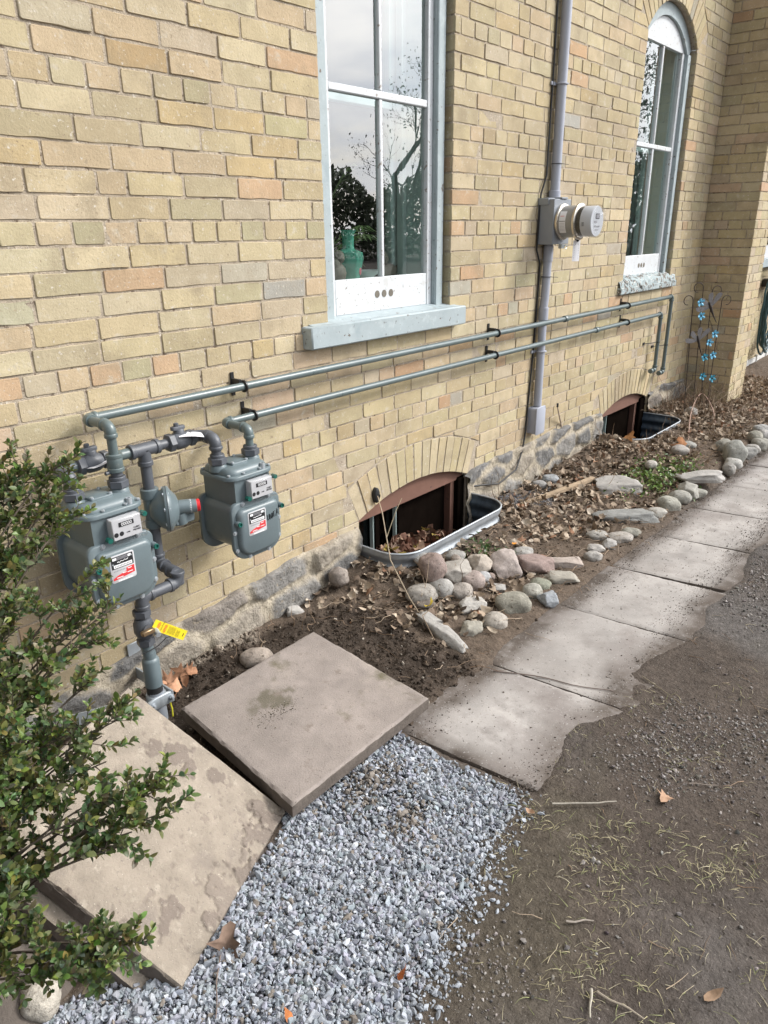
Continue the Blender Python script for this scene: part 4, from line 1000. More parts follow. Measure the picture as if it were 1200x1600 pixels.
# ------------------------------------------------------------------ rocks
def rock_mesh(c, a, b, h, yaw, kind, col, seed, tilt=0.):
    """half-lengths a (long), b (across), h (up) in metres"""
    r = np.random.default_rng(seed); v,f = ico(4); v = v.copy()
    if kind != 'round':
        ncut = {'block':9,'slab':8,'chunk':12}[kind]
        for _ in range(ncut):
            d = r.normal(size=3); d /= np.linalg.norm(d); lim = r.uniform(.50,.78); hh = v@d; v = v-np.outer(np.clip(hh-lim,0,None)*.96,d)
        for sg in (1,-1):
            for ax in (0,1,2):
                d = np.zeros(3); d[ax] = sg; d += r.normal(0,.12,3); d /= np.linalg.norm(d); lim = .66; hh = v@d; v = v-np.outer(np.clip(hh-lim,0,None)*.9,d)
        v /= np.abs(v).max(0)*.98
    else:
        v = np.sign(v)*np.abs(v)**r.uniform(.80,.95)
    n3 = np.array([mnoise.noise(Vector(p*1.1)+Vector((seed*3.1,seed,7))) for p in v]); n4 = np.array([mnoise.fractal(Vector(p*3.1)+Vector((seed,5,seed*2.)),1.0,2.0,4) for p in v])
    k1,k2 = (.20,.040) if kind == 'round' else (.12,.075)
    v = v*(1+k1*n3+k2*n4)[:,None]; v = v*np.array([a,b,h])
    R = np.array(Matrix.Rotation(yaw,3,'Z') @ Matrix.Rotation(tilt,3,'Y')); v = v@R.T + np.array(c)
    C = np.clip(np.array(col)[None]*(1+.15*n4[:,None]),.02,.8)*np.ones((len(v),3))
    return v,f,C
PK=(.30,.225,.19); GB=(.31,.285,.25); GR=(.29,.285,.27); TN=(.36,.30,.24); RD_=(.27,.185,.16); OG=(.22,.22,.165); BG=(.24,.27,.30); SL=(.26,.27,.265); DG=(.17,.18,.18); BR_=(.22,.17,.13)
PILE = 'rocks piled at the front of the nearer window well'; EDGE = 'edging stones between the bed and the path'
ROCKS = [ # px, py, w, h (pixels), kind, colour, yaw, lift, label, group, name
 (677,887,38,47,'round',RD_,.9,.055,'egg-shaped reddish brown boulder standing tilted against the steel window well',PILE),
 (711,893,46,36,'chunk',GB,.2,.035,'rough grey-beige rock right of the tilted reddish boulder',PILE),
 (747,881,35,36,'chunk',TN,.6,.04,'rough upright tan rock between the grey-beige rock and the large pinkish block',PILE),
 (788,884,48,48,'block',(.34,.275,.25),.1,.035,'large pinkish grey block with a flat top, biggest of the pile',PILE),
 (838,883,58,34,'block',(.25,.165,.145),.1,.012,'flat reddish brown broken slab right of the pinkish block',PILE),
 (880,878,56,26,'slab',(.33,.26,.22),-.2,.01,'flat tan slab with a ragged edge behind the reddish brown slab',PILE),
 (659,928,47,29,'round',GB,.1,.012,'oval grey cobble at the left end of the pile',PILE),
 (689,921,33,36,'round',GR,.5,.018,'round grey cobble right of the leftmost oval one',PILE),
 (721,927,35,32,'round',(.30,.26,.225),.2,.012,'brownish grey cobble third from the left in the front row',PILE),
 (740,912,34,37,'round',(.31,.235,.21),.9,.022,'reddish leaning cobble behind the brownish grey one',PILE),
 (756,905,24,24,'round',(.30,.31,.33),.3,.02,'small bluish speckled cobble behind the reddish leaning one',PILE),
 (767,901,12,12,'round',(.27,.19,.16),.3,.016,'tiny reddish pebble left of the large pinkish block',PILE),
 (773,919,33,17,'slab',GR,.1,.004,'flat grey stone in front of the large pinkish block',PILE),
 (736,946,42,21,'chunk',(.40,.38,.35),.5,.002,'pale flat stone below the front row of cobbles',PILE),
 (801,946,51,38,'round',(.225,.215,.165),.1,.008,'big olive-grey boulder half sunk in front of the pile',PILE),
 (773,973,37,29,'round',(.32,.285,.24),.1,.004,'smooth oval tan cobble alone near the corner of the path',PILE),
 (735,984,35,29,'chunk',(.29,.27,.215),.3,.0,'rough olive-beige stone between the long slab and the tan cobble',PILE),
 (843,914,33,19,'round',(.21,.225,.16),-.3,.008,'greenish oval stone right above the grey-olive cobble',PILE),
 (831,926,31,27,'round',(.28,.275,.23),-.4,.010,'grey-olive cobble left of the blue-grey one',PILE),
 (856,937,29,25,'chunk',(.24,.275,.315),.1,.006,'smooth blue-grey cobble at the edge of the path',PILE),
 (875,904,56,26,'slab',(.30,.275,.225),-.1,.0,'flat mossy tan stone right of the greenish oval one',PILE),
 (816,865,32,19,'round',(.29,.285,.27),.1,.016,'grey cobble with an orange leaf, behind the reddish brown slab',PILE),
 (659,872,30,16,'round',GR,.1,.02,'low grey stone behind the tilted reddish boulder',PILE),
 (712,868,30,16,'round',GR,.1,.03,'flat grey cobble tucked under the rim of the well',PILE),
 (713,874,15,14,'round',(.30,.24,.2),.1,.05,'small tan stone on top of the rough grey-beige rock',PILE),
 (664,944,34,15,'round',(.16,.125,.10),.1,.0,'soil-covered brown stone under the leftmost cobble',PILE),
 (692,985,84,36,'slab',(.30,.29,.275),None,.016,'long angular grey stone lying across the dug soil beside the path corner',PILE),
 (529,901,27,31,'round',(.27,.22,.185),.9,.02,'egg-shaped brown cobble leaning on the foundation near the nearer well',None),
 (462,955,26,15,'chunk',(.42,.40,.37),.2,.0,'pale stone in the soil at the foot of the foundation',None),
 (402,1028,48,30,'round',(.32,.255,.205),.1,.0,'tan boulder half buried behind the loose flat slab',None),
 (970,763,68,28,'block',(.30,.285,.27),.05,.012,'grey squared block lying in the leaves above the long dark slab',EDGE),
 (976,808,94,30,'slab',(.215,.225,.22),.0,.012,'long dark grey slab on edge, largest stone along the bed',EDGE),
 (933,837,29,15,'round',(.30,.285,.26),.1,.004,'rounded grey stone under the left end of the long dark slab',EDGE),
 (968,841,37,17,'round',(.32,.29,.26),.0,.004,'low oval tan-grey stone just below the long dark slab',EDGE),
 (985,831,26,14,'round',(.25,.245,.20),-.3,.004,'greenish stone between the low oval one and the long dark slab',EDGE),
 (951,852,22,18,'chunk',(.33,.32,.31),.3,.004,'small split pale stone at the foot of the low oval one',EDGE),
 (930,857,26,13,'round',(.36,.34,.32),.2,.004,'pale oval stone, upper of the pair near the bare soil',EDGE),
 (927,869,25,16,'round',(.33,.315,.295),-.1,.002,'pale oval stone, lower of the pair near the bare soil',EDGE),
 (1025,802,27,17,'round',(.33,.315,.28),-.3,.006,'oval grey stone at the right end of the long dark slab',EDGE),
 (1044,790,31,26,'round',(.27,.27,.225),.2,.008,'plump greenish grey stone below the weeds',EDGE),
 (1063,777,31,20,'round',(.30,.30,.265),-.4,.008,'leaning grey stone right of the plump greenish one',EDGE),
 (1074,768,26,30,'chunk',(.30,.295,.26),.9,.012,'striped tilted stone at the right end of the weeds',EDGE),
 (1090,771,22,15,'round',(.27,.27,.23),.1,.004,'small greenish stone right of the striped tilted one',EDGE),
 (1017,726,17,13,'round',(.40,.37,.34),.1,.012,'small pale round stone above the weeds',None),
 (860,749,23,14,'round',(.25,.28,.31),-.2,.02,'bluish oval stone in the leaves at the foundation',None),
 (843,757,22,13,'round',(.27,.27,.27),.1,.01,'grey stone beside the bluish oval one at the foundation',None),
 (1063,704,24,15,'round',(.31,.285,.265),.1,.012,'grey-brown stone in front of the farther well',None),
 (1075,697,22,14,'round',(.26,.26,.24),-.3,.012,'dark grey stone touching the grey-brown one in front of the farther well',None),
 (1097,744,64,24,'slab',(.33,.315,.30),-.15,.0,'flat pale flagstone right of the weeds',EDGE),
 (1139,733,15,19,'round',(.31,.30,.28),1.1,.006,'small upright oval stone at the path edge past the flagstone',EDGE),
 (1146,724,23,15,'round',(.36,.36,.34),-.4,.012,'pale oval stone lying against the large egg-shaped one',EDGE),
 (1148,708,27,34,'round',(.27,.28,.255),.9,.02,'large grey-green egg-shaped boulder by the trellis',EDGE),
 (1132,699,26,22,'round',(.22,.215,.18),.3,.02,'mossy boulder behind the large egg-shaped one',EDGE),
 (1166,708,21,19,'chunk',(.26,.26,.25),.2,.006,'dark angular stone right of the large egg-shaped one',EDGE),
 (1176,702,19,14,'round',(.31,.30,.28),.0,.008,'small grey stone next past the dark angular one',EDGE),
 (1187,694,23,19,'round',(.27,.265,.225),.2,.01,'greenish stone near the right edge of the picture',EDGE),
 (1180,682,20,17,'round',(.28,.27,.22),.2,.02,'mossy stone behind the greenish one near the right edge of the picture',EDGE),
 (1194,682,17,18,'round',(.33,.32,.31),.2,.02,'pale stone cut by the right edge of the picture',EDGE),
 (1190,671,22,14,'round',(.30,.31,.31),.2,.03,'farthest grey stone of the edging',EDGE),
 (1080,645,17,17,'round',(.30,.28,.26),.2,.01,'round stone at the foot of the trellis',None),
 (62,1562,44,48,'round',(.40,.36,.29),1.2,.03,'cream cobble on end at the corner of the gravel under the bush',None),
 (44,1530,34,44,'round',(.12,.10,.09),1.2,.05,'dark boulder behind the cream cobble under the bush',None),
 (14,1592,46,34,'round',(.30,.30,.31),.1,.01,'grey cobble in the lower left corner',None),
]
for i,(px,py,w_,h_,kd,colr,yaw,lift,lab,grp) in enumerate(ROCKS):
    g = G(px,py+h_*.10,.0); zz = float(gz(g.x,g.y)); g = G(px,py,zz+lift*.7+.006); dist = (g-Vector(CAM)).length; k = dist/FPX
    dirv = (g-Vector(CAM)).normalized(); el = math.asin(-dirv.z)
    rt = math.atan2(RW[1,0],RW[0,0])            # direction of the picture's x axis on the ground
    a = w_*k*.53; hv = h_*k*.53
    if kd == 'round': hh = hv*.92; b = (a+hv)*.5
    elif kd == 'slab': hh = max(.012,hv*.55); b = hv*1.15
    else: hh = hv*.85; b = (a+hv)*.5
    yw = rt+(0 if abs(w_-h_) < 6 or kd != 'round' else 0)
    if yaw is None:
        p0 = G(658,958,.03); p1 = G(724,1012,.03); yw = math.atan2(p1.y-p0.y,p1.x-p0.x); a = (p1-p0).length*.56; b = .040; hh = .030; g = (p0+p1)/2; g.z = .022
        tl = 0
    else: tl = {True:.0,False:0}[False]
    colr = tuple(1.08*(.6*q)+.43*sum(colr)/3*t_ for q,t_ in zip(colr,(1.06,1.0,.92)))
    v,f,C = rock_mesh((g.x,g.y,g.z), a, b, hh, yw+ (0 if yaw is None else (yaw if abs(w_-h_)<5 else yaw*.25)), kd, colr, 200+i)
    org = np.array([g.x,g.y,v[:,2].min()])
    ob = raw_mesh('rock', v, f, C, 'cobble' if kd == 'round' else 'stone', origin=tuple(org), flat=False)
    tag(ob, lab, 'rock', grp)

# ================================================================== GAS SERVICE
def collar(mb, o, axis, r, l): mb.lathe(o, axis, [(-l/2,r*.93),(-l/2+.002,r),(l/2-.002,r),(l/2,r*.93)], 20)
def elbow(mb, p, d0, d1, r):
    """elbow fitting centred on the corner p; d0 points back along the arriving pipe, d1 along the leaving one"""
    p,d0,d1 = V3(p),V3(d0).normalized(),V3(d1).normalized(); R = r*1.35; pts = []
    pts.append(p+d0*(R+.012))
    for i in range(9):
        t = math.pi/2*i/8; pts.append(p + d0*R*(1-math.sin(t)) + d1*R*(1-math.cos(t)))
    pts.append(p+d1*(R+.012))
    mb.tube(pts, r*1.22, 16)
    collar(mb, p+d0*(R+.010), d0, r*1.38, .013); collar(mb, p+d1*(R+.010), d1, r*1.38, .013)
def hexnut(mb, o, axis, r, l): mb.lathe(o, axis, [(-l/2,r*.86),(-l/2+.003,r),(l/2-.003,r),(l/2,r*.86)], 6, phase=.3)
X_,Y_,Z_ = Vector((1,0,0)),Vector((0,1,0)),Vector((0,0,1))

def rrect(x0,x1,z0,z1,rb,rt,n=7):
    out = []
    for (cx,cz,r,a0) in ((x1-rb,z0+rb,rb,-90),(x1-rt,z1-rt,rt,0),(x0+rt,z1-rt,rt,90),(x0+rb,z0+rb,rb,180)):
        for i in range(n): t = math.radians(a0+90*i/(n-1)); out.append((cx+r*math.cos(t), cz+r*math.sin(t)))
    return out
def gas_meter(loc, label):
    """origin: middle of the port line at the top flange"""
    root = thing('gas_meter', label, 'gas meter', loc, 'diaphragm gas meters on the brick wall')
    O = Vector(loc); ox,oy,oz = loc
    def P(x,y,z): return (ox+x,oy+y,oz+z)
    mb = MB().mat('meter_paint')
    # upper body and lower drum
    mb.prism(rrect(-.080,.080,-.150,.0,.02,.012), P(0,.088,0), X_, Z_, -Y_, 0, .178, 0)
    mb.prism(rrect(-.099,.099,-.296,-.105,.078,.03), P(0,.085,0), X_, Z_, -Y_, 0, .172, 0)
    mb.build('body', root)
    for nm,sg in (('front_cover',-1),('back_cover',1)):
        mb = MB().mat('meter_paint'); yb = -.088 if sg < 0 else .088
        ol = rrect(-.112,.112,-.316,-.094,.062,.030)
        if sg < 0:     # notch under the index window
            ol = [p for p in ol if not (p[1] > -.0945 and abs(p[0]) < .05)]
        mb.prism(ol, P(0,yb,0), X_ if sg < 0 else -X_, Z_, -Y_ if sg < 0 else Y_, -.004, .012, .004)
        io = rrect(-.095,.095,-.300,-.116,.055,.026)
        mb.prism(io, P(0,yb,0), X_ if sg < 0 else -X_, Z_, -Y_ if sg < 0 else Y_, .010, .032, .013)
        b = mb.build(nm, root)
        sc = MB().mat('zinc' if sg < 0 else 'meter_paint')
        for (x,z) in ((-.100,-.270),(-.045,-.309),(.045,-.309),(.100,-.270),(.104,-.20),(-.104,-.20),(.06,-.101),(-.06,-.101)):
            q = P(x,yb+sg*.010,z); mb2 = sc; mb2.lathe(q,(0,sg,0),[(0,.0085),(.004,.0085),(.004,.005),(.007,.005)],10)
        sc.split('screw', b)
    # top casting
    mb = MB().mat('meter_paint')
    ol = rrect(-.106,.106,-.100,.100,.045,.045)
    mb.prism(ol, P(0,0,-.012), X_, Y_, Z_, 0, .014, .004)
    mb.prism(rrect(-.094,.094,-.085,.085,.04,.04), P(0,0,.0), X_, Y_, Z_, 0, .024, .016)
    mb.prism(rrect(-.040,.034,-.036,.046,.006,.006), P(0,.0,.022), X_, Y_, Z_, 0, .009, .002)
    for sx in (-1,1): mb.lathe(P(sx*.075,0,.010),(0,0,1),[(0,.033),(.016,.031),(.022,.027),(.024,.020)],20)
    b = mb.build('top_casting', root)
    sc = MB().mat('zinc')
    for (x,y,z) in ((-.09,-.075,.004),(.09,-.078,.004),(-.035,-.088,.004),(.04,-.088,.004),(-.09,.075,.004),(.09,.075,.004),(0,.088,.004),(-.034,.04,.031),(.028,-.030,.031),(.028,.04,.031),(-.034,-.03,.031)):
        sc.lathe(P(x,y,z),(0,0,1),[(0,.0062),(.005,.006),(.006,.003)],8)
    sc.lathe(P(.055,-.085,.0),(0,0,1),[(0,.010),(.022,.009),(.022,.005),(.016,.005)],12)
    sc.split('screw', b)
    # index window
    mb = MB().mat('silver_plate').box(P(-.032,-.122,-.088),P(.066,-.090,-.022),.002)
    idx = mb.build('index_plate', root)
    mb = MB().mat('black_ink').box(P(-.010,-.1235,-.047),P(.040,-.1218,-.033)); mb.mat('white_ink').text('00000', P(.015,-.1238,-.040), X_, Z_, .0145)
    mb.mat('black_ink').text('CUBIC', P(.048,-.1222,-.062), X_, Z_, .0075); mb.text('METRES', P(.048,-.1222,-.070), X_, Z_, .0075)
    for i,x in enumerate((-.022,-.004,.018)):
        mb.lathe(P(x,-.1219,-.070),(0,-1,0),[(0,.0075),(.0003,.0075)],16) if i < 2 else None
        mb.mat('black_ink').prism([(-.006,-.001),(.006,-.002),(.006,.002),(-.006,.001)],P(x,-.1226,-.070),X_,Z_,-Y_,0,.0005)
    mb.build('dials', idx)
    mb = MB().mat('clear_plastic'); mb.box(P(-.040,-.138,-.096),P(.074,-.090,-.016),.004); mb.build('clear_cover', root)
    mb = MB().mat('green_plastic')
    for (x,z,y) in ((-.043,-.082,-.105),(.078,-.028,-.110)): mb.lathe(P(x,y,z),(0,-1,0),[(0,.0085),(.018,.0085),(.018,.006)],12)
    mb.split('seal_plug', root)
    mb = MB().mat('meter_paint')
    for (x,z) in ((-.094,-.165),(.106,-.150)): mb.lathe(P(x,-.10,z),(0,-1,0),[(0,.011),(.018,.010)],14)
    mb.mat('green_plastic')
    for (x,z) in ((-.094,-.165),(.106,-.150)): mb.lathe(P(x,-.118,z),(0,-1,0),[(0,.0085),(.006,.0085),(.006,.006),(.002,.006)],12)
    mb.build('side_plug', root)
    # badge
    yb = -.1195
    mb = MB().mat('silver_plate').prism(rrect(-.050,.034,-.222,-.132,.007,.007,4), P(-.008,yb,0), X_, Z_, -Y_, -.002, .0015, .0008)
    bd = mb.build('badge', root)
    def R2(m,x0,x1,z0,z1,h=.0020): mb.mat(m).box(P(x0-.008,yb-h,z0),P(x1-.008,yb-.0012,z1))
    mb = MB()
    R2('black_ink',-.045,.029,-.176,-.137); R2('white_ink',-.040,-.027,-.148,-.140,.0024); R2('white_ink',.012,.023,-.148,-.140,.0024); R2('grey_ink',-.026,.011,-.1485,-.1395,.0023)
    for i in range(9): R2('black_ink',-.0245+i*.004,-.0228+i*.004,-.1475,-.1405,.0026)
    mb.mat('white_ink').tube([P(-.030+i*.0042-.004, yb-.0026, -.1565+.0018*math.sin(i*2.3)+.0003*i) for i in range(10)], .0010, 4)
    R2('white_ink',-.038,.024,-.1735,-.1635,.0024)
    for i in range(11): R2('grey_ink',-.034+i*.005,-.031+i*.005,-.171,-.166,.0027)
    mb.mat('red_ink').prism([(-.045,-.213),(.029,-.204),(.029,-.180),(.002,-.183),(.002,-.192),(-.030,-.200),(-.045,-.206)],P(-.008,yb,0),X_,Z_,-Y_,.0012,.0021)
    for (x,z,l) in ((-.034,-.2075,.022),(.006,-.187,.014),(-.012,-.197,.012),(.004,-.199,.018)): R2('white_ink',x,x+l,z,z+.0022,.0026)
    R2('white_ink',-.03,.02,-.2195,-.2165,.0024)
    for i in range(8): R2('grey_ink',-.04+i*.005,-.037+i*.005,-.186,-.182,.0018)
    for (x,z) in ((-.040,-.160),(.024,-.146)): mb.mat('zinc').lathe(P(x-.008,yb-.001,z),(0,-1,0),[(0,.003),(.0025,.0025)],8)
    mb.build('badge_print', bd)
    # union nuts
    for sx in (-1,1):
        mb = MB().mat('fitting_iron'); q = P(sx*.075,0,.046); hexnut(mb,q,Z_,.0335,.026); collar(mb,P(sx*.075,0,.064),Z_,.026,.012)
        mb.build('union_nut', root)
    return root
MY = -.195
LM = gas_meter((1.035,MY,.838), 'gas meter on the left with the darker badge, half hidden by the bush')
RM = copy_tree(LM); RM.location = (1.572,MY,.818); RM['label'] = 'gas meter on the right with UNIT A handwritten in black marker'
RM['_org'] = tuple(RM.location)
# handwriting on the right-hand meter
mb = MB().mat('black_ink'); O = Vector(RM.location); yw = O.y-.1213
def stroke(pts):
    mb.tube([(O.x+.031+a*.0138, yw, O.z-.186+b*.022) for a,b in pts], .0011, 5)
stroke([(0,1),(.05,.3),(.3,0),(.62,.15),(.7,1)]); stroke([(.95,0),(.98,.95),(1.5,.05),(1.6,1.05)])
stroke([(1.85,.15),(1.95,1.0)]); stroke([(2.05,1.15),(2.75,1.25)]); stroke([(2.35,1.2),(2.32,.2)])
stroke([(3.0,.2),(3.55,1.5),(3.95,.45)]); stroke([(3.15,.65),(3.85,.85)])
mb.build('handwriting', RM)

# the two painted house lines
def bracket(mb, x, z, yp, r):
    mb.box((x-.008,-.007,z-.040),(x+.008,.0,z+.050),.001)
    mb.box((x-.006,yp+.004,z+r*.2+.004),(x+.006,-.006,z+r+.012),.001)
    mb.tube([(x+.012,yp+math.cos(t)*(r+.004),z+math.sin(t)*(r+.004)) for t in [2*math.pi*i/18 for i in range(19)]], .0055, 6, cap=False)
    mb.add([(x-.006,yp+.006,z+r+.010),(x+.014,yp,z+r+.008),(x+.014,yp,z+r+.001),(x-.006,yp+.006,z+r-.002)], [(0,1,2,3)])
def house_line(label, xl, z0, zr, xr, zend, yp, xport, zport, coup, brx, r=.0150, slope=0.):
    root = thing('gas_pipe', label, 'gas pipe', ((xl+xr)/2,yp,z0), 'grey gas pipes running along the wall')
    mb = MB().mat('pipe_paint')
    mb.tube([(xl+.02,yp,z0),(xr-.02,yp,zr)], r, 18); mb.tube([(xr,yp,zr-.02),(xr,yp,zend+.02)], r, 16)
    mb.tube([(xl,yp-.02,z0),(xl,MY+.02,z0)], r, 16); mb.tube([(xl,MY,z0-.02),(xl,MY,zport+.055)], r, 16)
    mb.split('pipe', root)
    for (p,a,b) in (((xl,yp,z0),X_,-Y_),((xl,MY,z0),Y_,-Z_),((xr,yp,zr),-X_,-Z_),((xr,yp,zend),Z_,-X_)):
        e = MB().mat('pipe_paint'); elbow(e,p,a,b,r*1.0); e.build('elbow', root)
    e = MB().mat('pipe_paint'); e.tube([(xr-.02,yp,zend),(xr-.085,yp,zend)],r,12); collar(e,(xr-.075,yp,zend),X_,r*1.35,.03)
    for xc in coup: collar(e,(xc,yp,z0+(zr-z0)*(xc-xl)/(xr-xl)),X_,r*1.38,.045)
    e.split('coupling', root)
    for x in brx:
        e = MB().mat('black_metal'); bracket(e,x,z0+(zr-z0)*(x-xl)/(xr-xl),yp,r); e.build('bracket', root)
    e = MB().mat('black_metal'); zt = zend+.30 if r else 0
    e.box((xr-.18,-.006,zend+.215),(xr-.145,.0,zend+.235)); e.tube([(xr-.16,-.006,zend+.225),(xr-.03,yp,zend+.225)],.003,5)
    e.tube([(xr+math.cos(t)*(r+.002),yp+math.sin(t)*(r+.002),zend+.225) for t in [2*math.pi*i/14 for i in range(15)]],.003,5,cap=False)
    e.build('strap', root)
    return root
p0 = W(135,656,-.055); p1 = W(1050,463,-.055)
a0 = W(380,607,-.055); a1 = W(777,520,-.055)
UP = house_line('upper grey gas pipe along the wall, rising from the left meter', 1.110, 1.069, 1.083, W(1050,463,-.055).x, .47, -.055, 1.11, .838, (W(884,496,-.055).x,), (W(381,604,-.055).x-.012, W(777,521,-.055).x-.012, W(981,477,-.055).x-.012))
LO = house_line('lower grey gas pipe along the wall, rising from the right meter marked UNIT A', 1.646, .950, .962, W(1033,491,-.055).x, .515, -.055, 1.646, .818, (W(932,519,-.055).x,), (W(397,652,-.055).x-.012, W(774,556,-.055).x-.012, W(980,503,-.055).x-.012), r=.0145)
# drip tee fitting on the left riser
mb = MB().mat('pipe_paint'); collar(mb,(1.11,MY,.955),Z_,.024,.05); collar(mb,(1.11,MY,.930),Z_,.026,.014); collar(mb,(1.11,MY,.975),Z_,.026,.012)
mb.mat('fitting_iron').lathe((1.11,MY,.91),Z_,[(0,.0185),(.045,.0185)],16); mb.lathe((1.095,MY,.925),(-1,-.15,0),[(0,.006),(.024,.006)],10)
mb.build('riser_fitting', UP)

# dark iron manifold between the meters
man = thing('gas_manifold', 'dark grey iron gas manifold with valves feeding both meters and standing in the soil', 'gas piping', (1.12,-.215,0.))
YM,ZM = -.115,.945; RP = .0175
mb = MB().mat('fitting_iron')
mb.tube([(1.495-.02,YM,ZM),(1.30,YM,ZM)],RP,14); mb.tube([(.98,YM,ZM),(1.06,YM,ZM)],RP,14); mb.tube([(1.495,YM-.02,ZM),(1.495,MY+.02,ZM)],RP,14); mb.tube([(1.495,MY,ZM-.02),(1.495,MY,.875)],RP,14)
mb.tube([(.96,YM-.02,ZM),(.96,MY+.02,ZM)],RP,14); mb.tube([(.96,MY,ZM-.02),(.96,MY,.895)],RP,14)
mb.tube([(1.262,YM,ZM-.03),(1.262,YM,.555)],RP*1.1,16); mb.tube([(1.262,YM-.02,.52),(1.262,-.215,.52)],RP*1.15,16)
mb.tube([(1.245,-.225,.485),(1.14,-.225,.485)],RP*1.15,16); mb.tube([(1.115,-.22,.51),(1.115,-.22,.30)],RP*1.1,16)
mb.split('pipe', man)
mb = MB().mat('pipe_paint').tube([(1.00,YM,ZM),(1.24,YM,ZM)],RP,16); mb.build('painted_pipe', man)
for (p,a,b) in (((1.495,YM,ZM),-X_,-Y_),((1.495,MY,ZM),Y_,-Z_),((.96,YM,ZM),X_,-Y_),((.96,MY,ZM),Y_,-Z_),((1.262,YM,.525),Z_,-Y_),((1.262,-.215,.515),Y_,-Z_)):
    e = MB().mat('fitting_iron'); elbow(e,p,a,b,RP); e.build('elbow', man)
e = MB().mat('fitting_iron'); elbow(e,(1.262,-.222,.485),Z_,-X_,RP*1.05); e.build('elbow', man)
e = MB().mat('fitting_iron'); elbow(e,(1.115,-.222,.485),X_,-Z_,RP*1.05); e.build('elbow', man)
e = MB().mat('fitting_iron'); e.tube([(1.215,YM,ZM),(1.31,YM,ZM)],RP*1.28,18); collar(e,(1.215,YM,ZM),X_,RP*1.48,.016); collar(e,(1.31,YM,ZM),X_,RP*1.48,.016)
e.tube([(1.262,YM,ZM),(1.262,YM,ZM-.05)],RP*1.28,18); collar(e,(1.262,YM,ZM-.048),Z_,RP*1.48,.016); e.build('tee', man)
for xv in (1.405,1.075):
    e = MB().mat('fitting_iron'); hexnut(e,(xv-.040,YM,ZM),X_,.032,.026); hexnut(e,(xv+.045,YM,ZM),X_,.030,.024)
    e.lathe((xv-.03,YM,ZM),X_,[(0,.024),(.015,.031),(.045,.031),(.062,.024)],20); e.lathe((xv,YM,ZM+.015),Z_,[(0,.020),(.022,.019),(.026,.016)],16)
    v = e.build('valve', man)
    e = MB().mat('fitting_iron'); e.prism(rrect(-.030,.024,-.011,.011,.009,.009,4),(xv,YM,ZM+.040),X_,Y_,Z_,0,.012,.002); e.lathe((xv-.008,YM,ZM+.050),Z_,[(0,.010),(.012,.009),(.014,.006)],8)
    e.build('valve_head', v)
# pressure regulator
ax = Vector((.86,-.51,0)).normalized(); rc = Vector((1.285,YM-.045,.735))
e = MB().mat('meter_paint'); e.lathe(rc-ax*.050,ax,[(0,.020),(.012,.040),(.035,.064),(.046,.070),(.050,.078),(.058,.080)],28); e.lathe(rc+ax*.010,ax,[(0,.080),(.006,.078),(.016,.062),(.030,.045),(.036,.026),(.095,.0235),(.097,.021)],28)
e.tube([rc-ax*.02,(1.262,YM,.735)],.024,14); collar(e,(1.262,YM,.790),Z_,.031,.035); collar(e,(1.262,YM,.680),Z_,.028,.03); e.tube([(1.262,YM,.80),(1.262,YM,.67)],.025,16)
e.tube([rc+ax*.045+Vector((0,0,-.02)),rc+ax*.05+Vector((0,0,-.060))],[.026,.022],14); e.box(tuple(rc+ax*.035+Vector((-.02,-.02,-.062))),tuple(rc+ax*.085+Vector((.02,.02,-.030))),.006)
reg = e.build('regulator', man)
e = MB().mat('black_rubber').lathe(rc+ax*.0072,ax,[(0,.0795),(.0035,.0795)],28); e.build('gasket', reg)
e = MB().mat('zinc'); u = ax.cross(Z_).normalized()
for i in range(8):
    t = i*math.pi/4+.3; q = rc+(u*math.cos(t)+Z_*math.sin(t))*.071; e.lathe(q-ax*.004,ax,[(0,.007),(.022,.007)],6)
e.split('bolt', reg)
e = MB().mat('white_label').lathe(rc+ax*.062,ax,[(0,.0246),(.026,.0243)],24); e.build('sticker', reg)
e = MB().mat('red_cap').lathe(rc+ax*.106,ax,[(0,.022),(.010,.022),(.012,.018)],24); e.build('vent_cap', reg)
# shut-off valve, riser and clamp
xr,yr = 1.112,-.215
e = MB().mat('fitting_iron'); hexnut(e,(xr,yr,.425),Z_,.031,.026); hexnut(e,(xr,yr,.315),Z_,.031,.026); e.lathe((xr,yr,.335),Z_,[(0,.026),(.02,.034),(.05,.034),(.07,.026)],18)
e.lathe((xr-.0,yr-.02,.37),-Y_,[(0,.024),(.014,.022)],16); sv = e.build('shut_off_valve', man)
e = MB().mat('brass').box((xr-.035,yr-.052,.362),(xr+.012,yr-.034,.380),.003); e.mat('zinc').lathe((xr+.022,yr-.030,.362),(-.2,-1,-.2),[(0,.010),(.034,.0095)],14); e.build('padlock_lug', sv)
e = MB().mat('meter_paint'); e.tube([(xr,yr,.30),(xr+.004,yr,.26)],.021,16); e.lathe((xr+.006,yr,.135),Z_,[(0,.030),(.10,.030),(.108,.027),(.112,.022),(.135,.022)],20); e.build('riser_sleeve', man)
e = MB().mat('black_rubber').lathe((xr+.006,yr,.105),Z_,[(0,.028),(.032,.028)],20); e.build('sleeve_seal', man)
e = MB().mat('box_grey').tube([(xr+.008,yr,.11),(xr+.010,yr,-.12)],.030,18); e.build('riser_casing', man)
e = MB().mat('zinc')
e.prism([(-.045,-.02),(.045,-.02),(.05,-.012),(.05,.02),(.025,.026),(-.025,.026),(-.05,.02),(-.05,-.012)],(xr+.008,yr-.030,.075),X_,Z_,-Y_,-.006,.004,.002)
e.lathe((xr+.008,yr,.055),Z_,[(0,.034),(.004,.0355),(.040,.0355),(.044,.034)],22)
e.box((xr+.050,yr-.035,.055),(xr+.056,-.01,.100)); e.box((xr+.035,-.012,.05),(xr+.085,-.006,.20),.001)
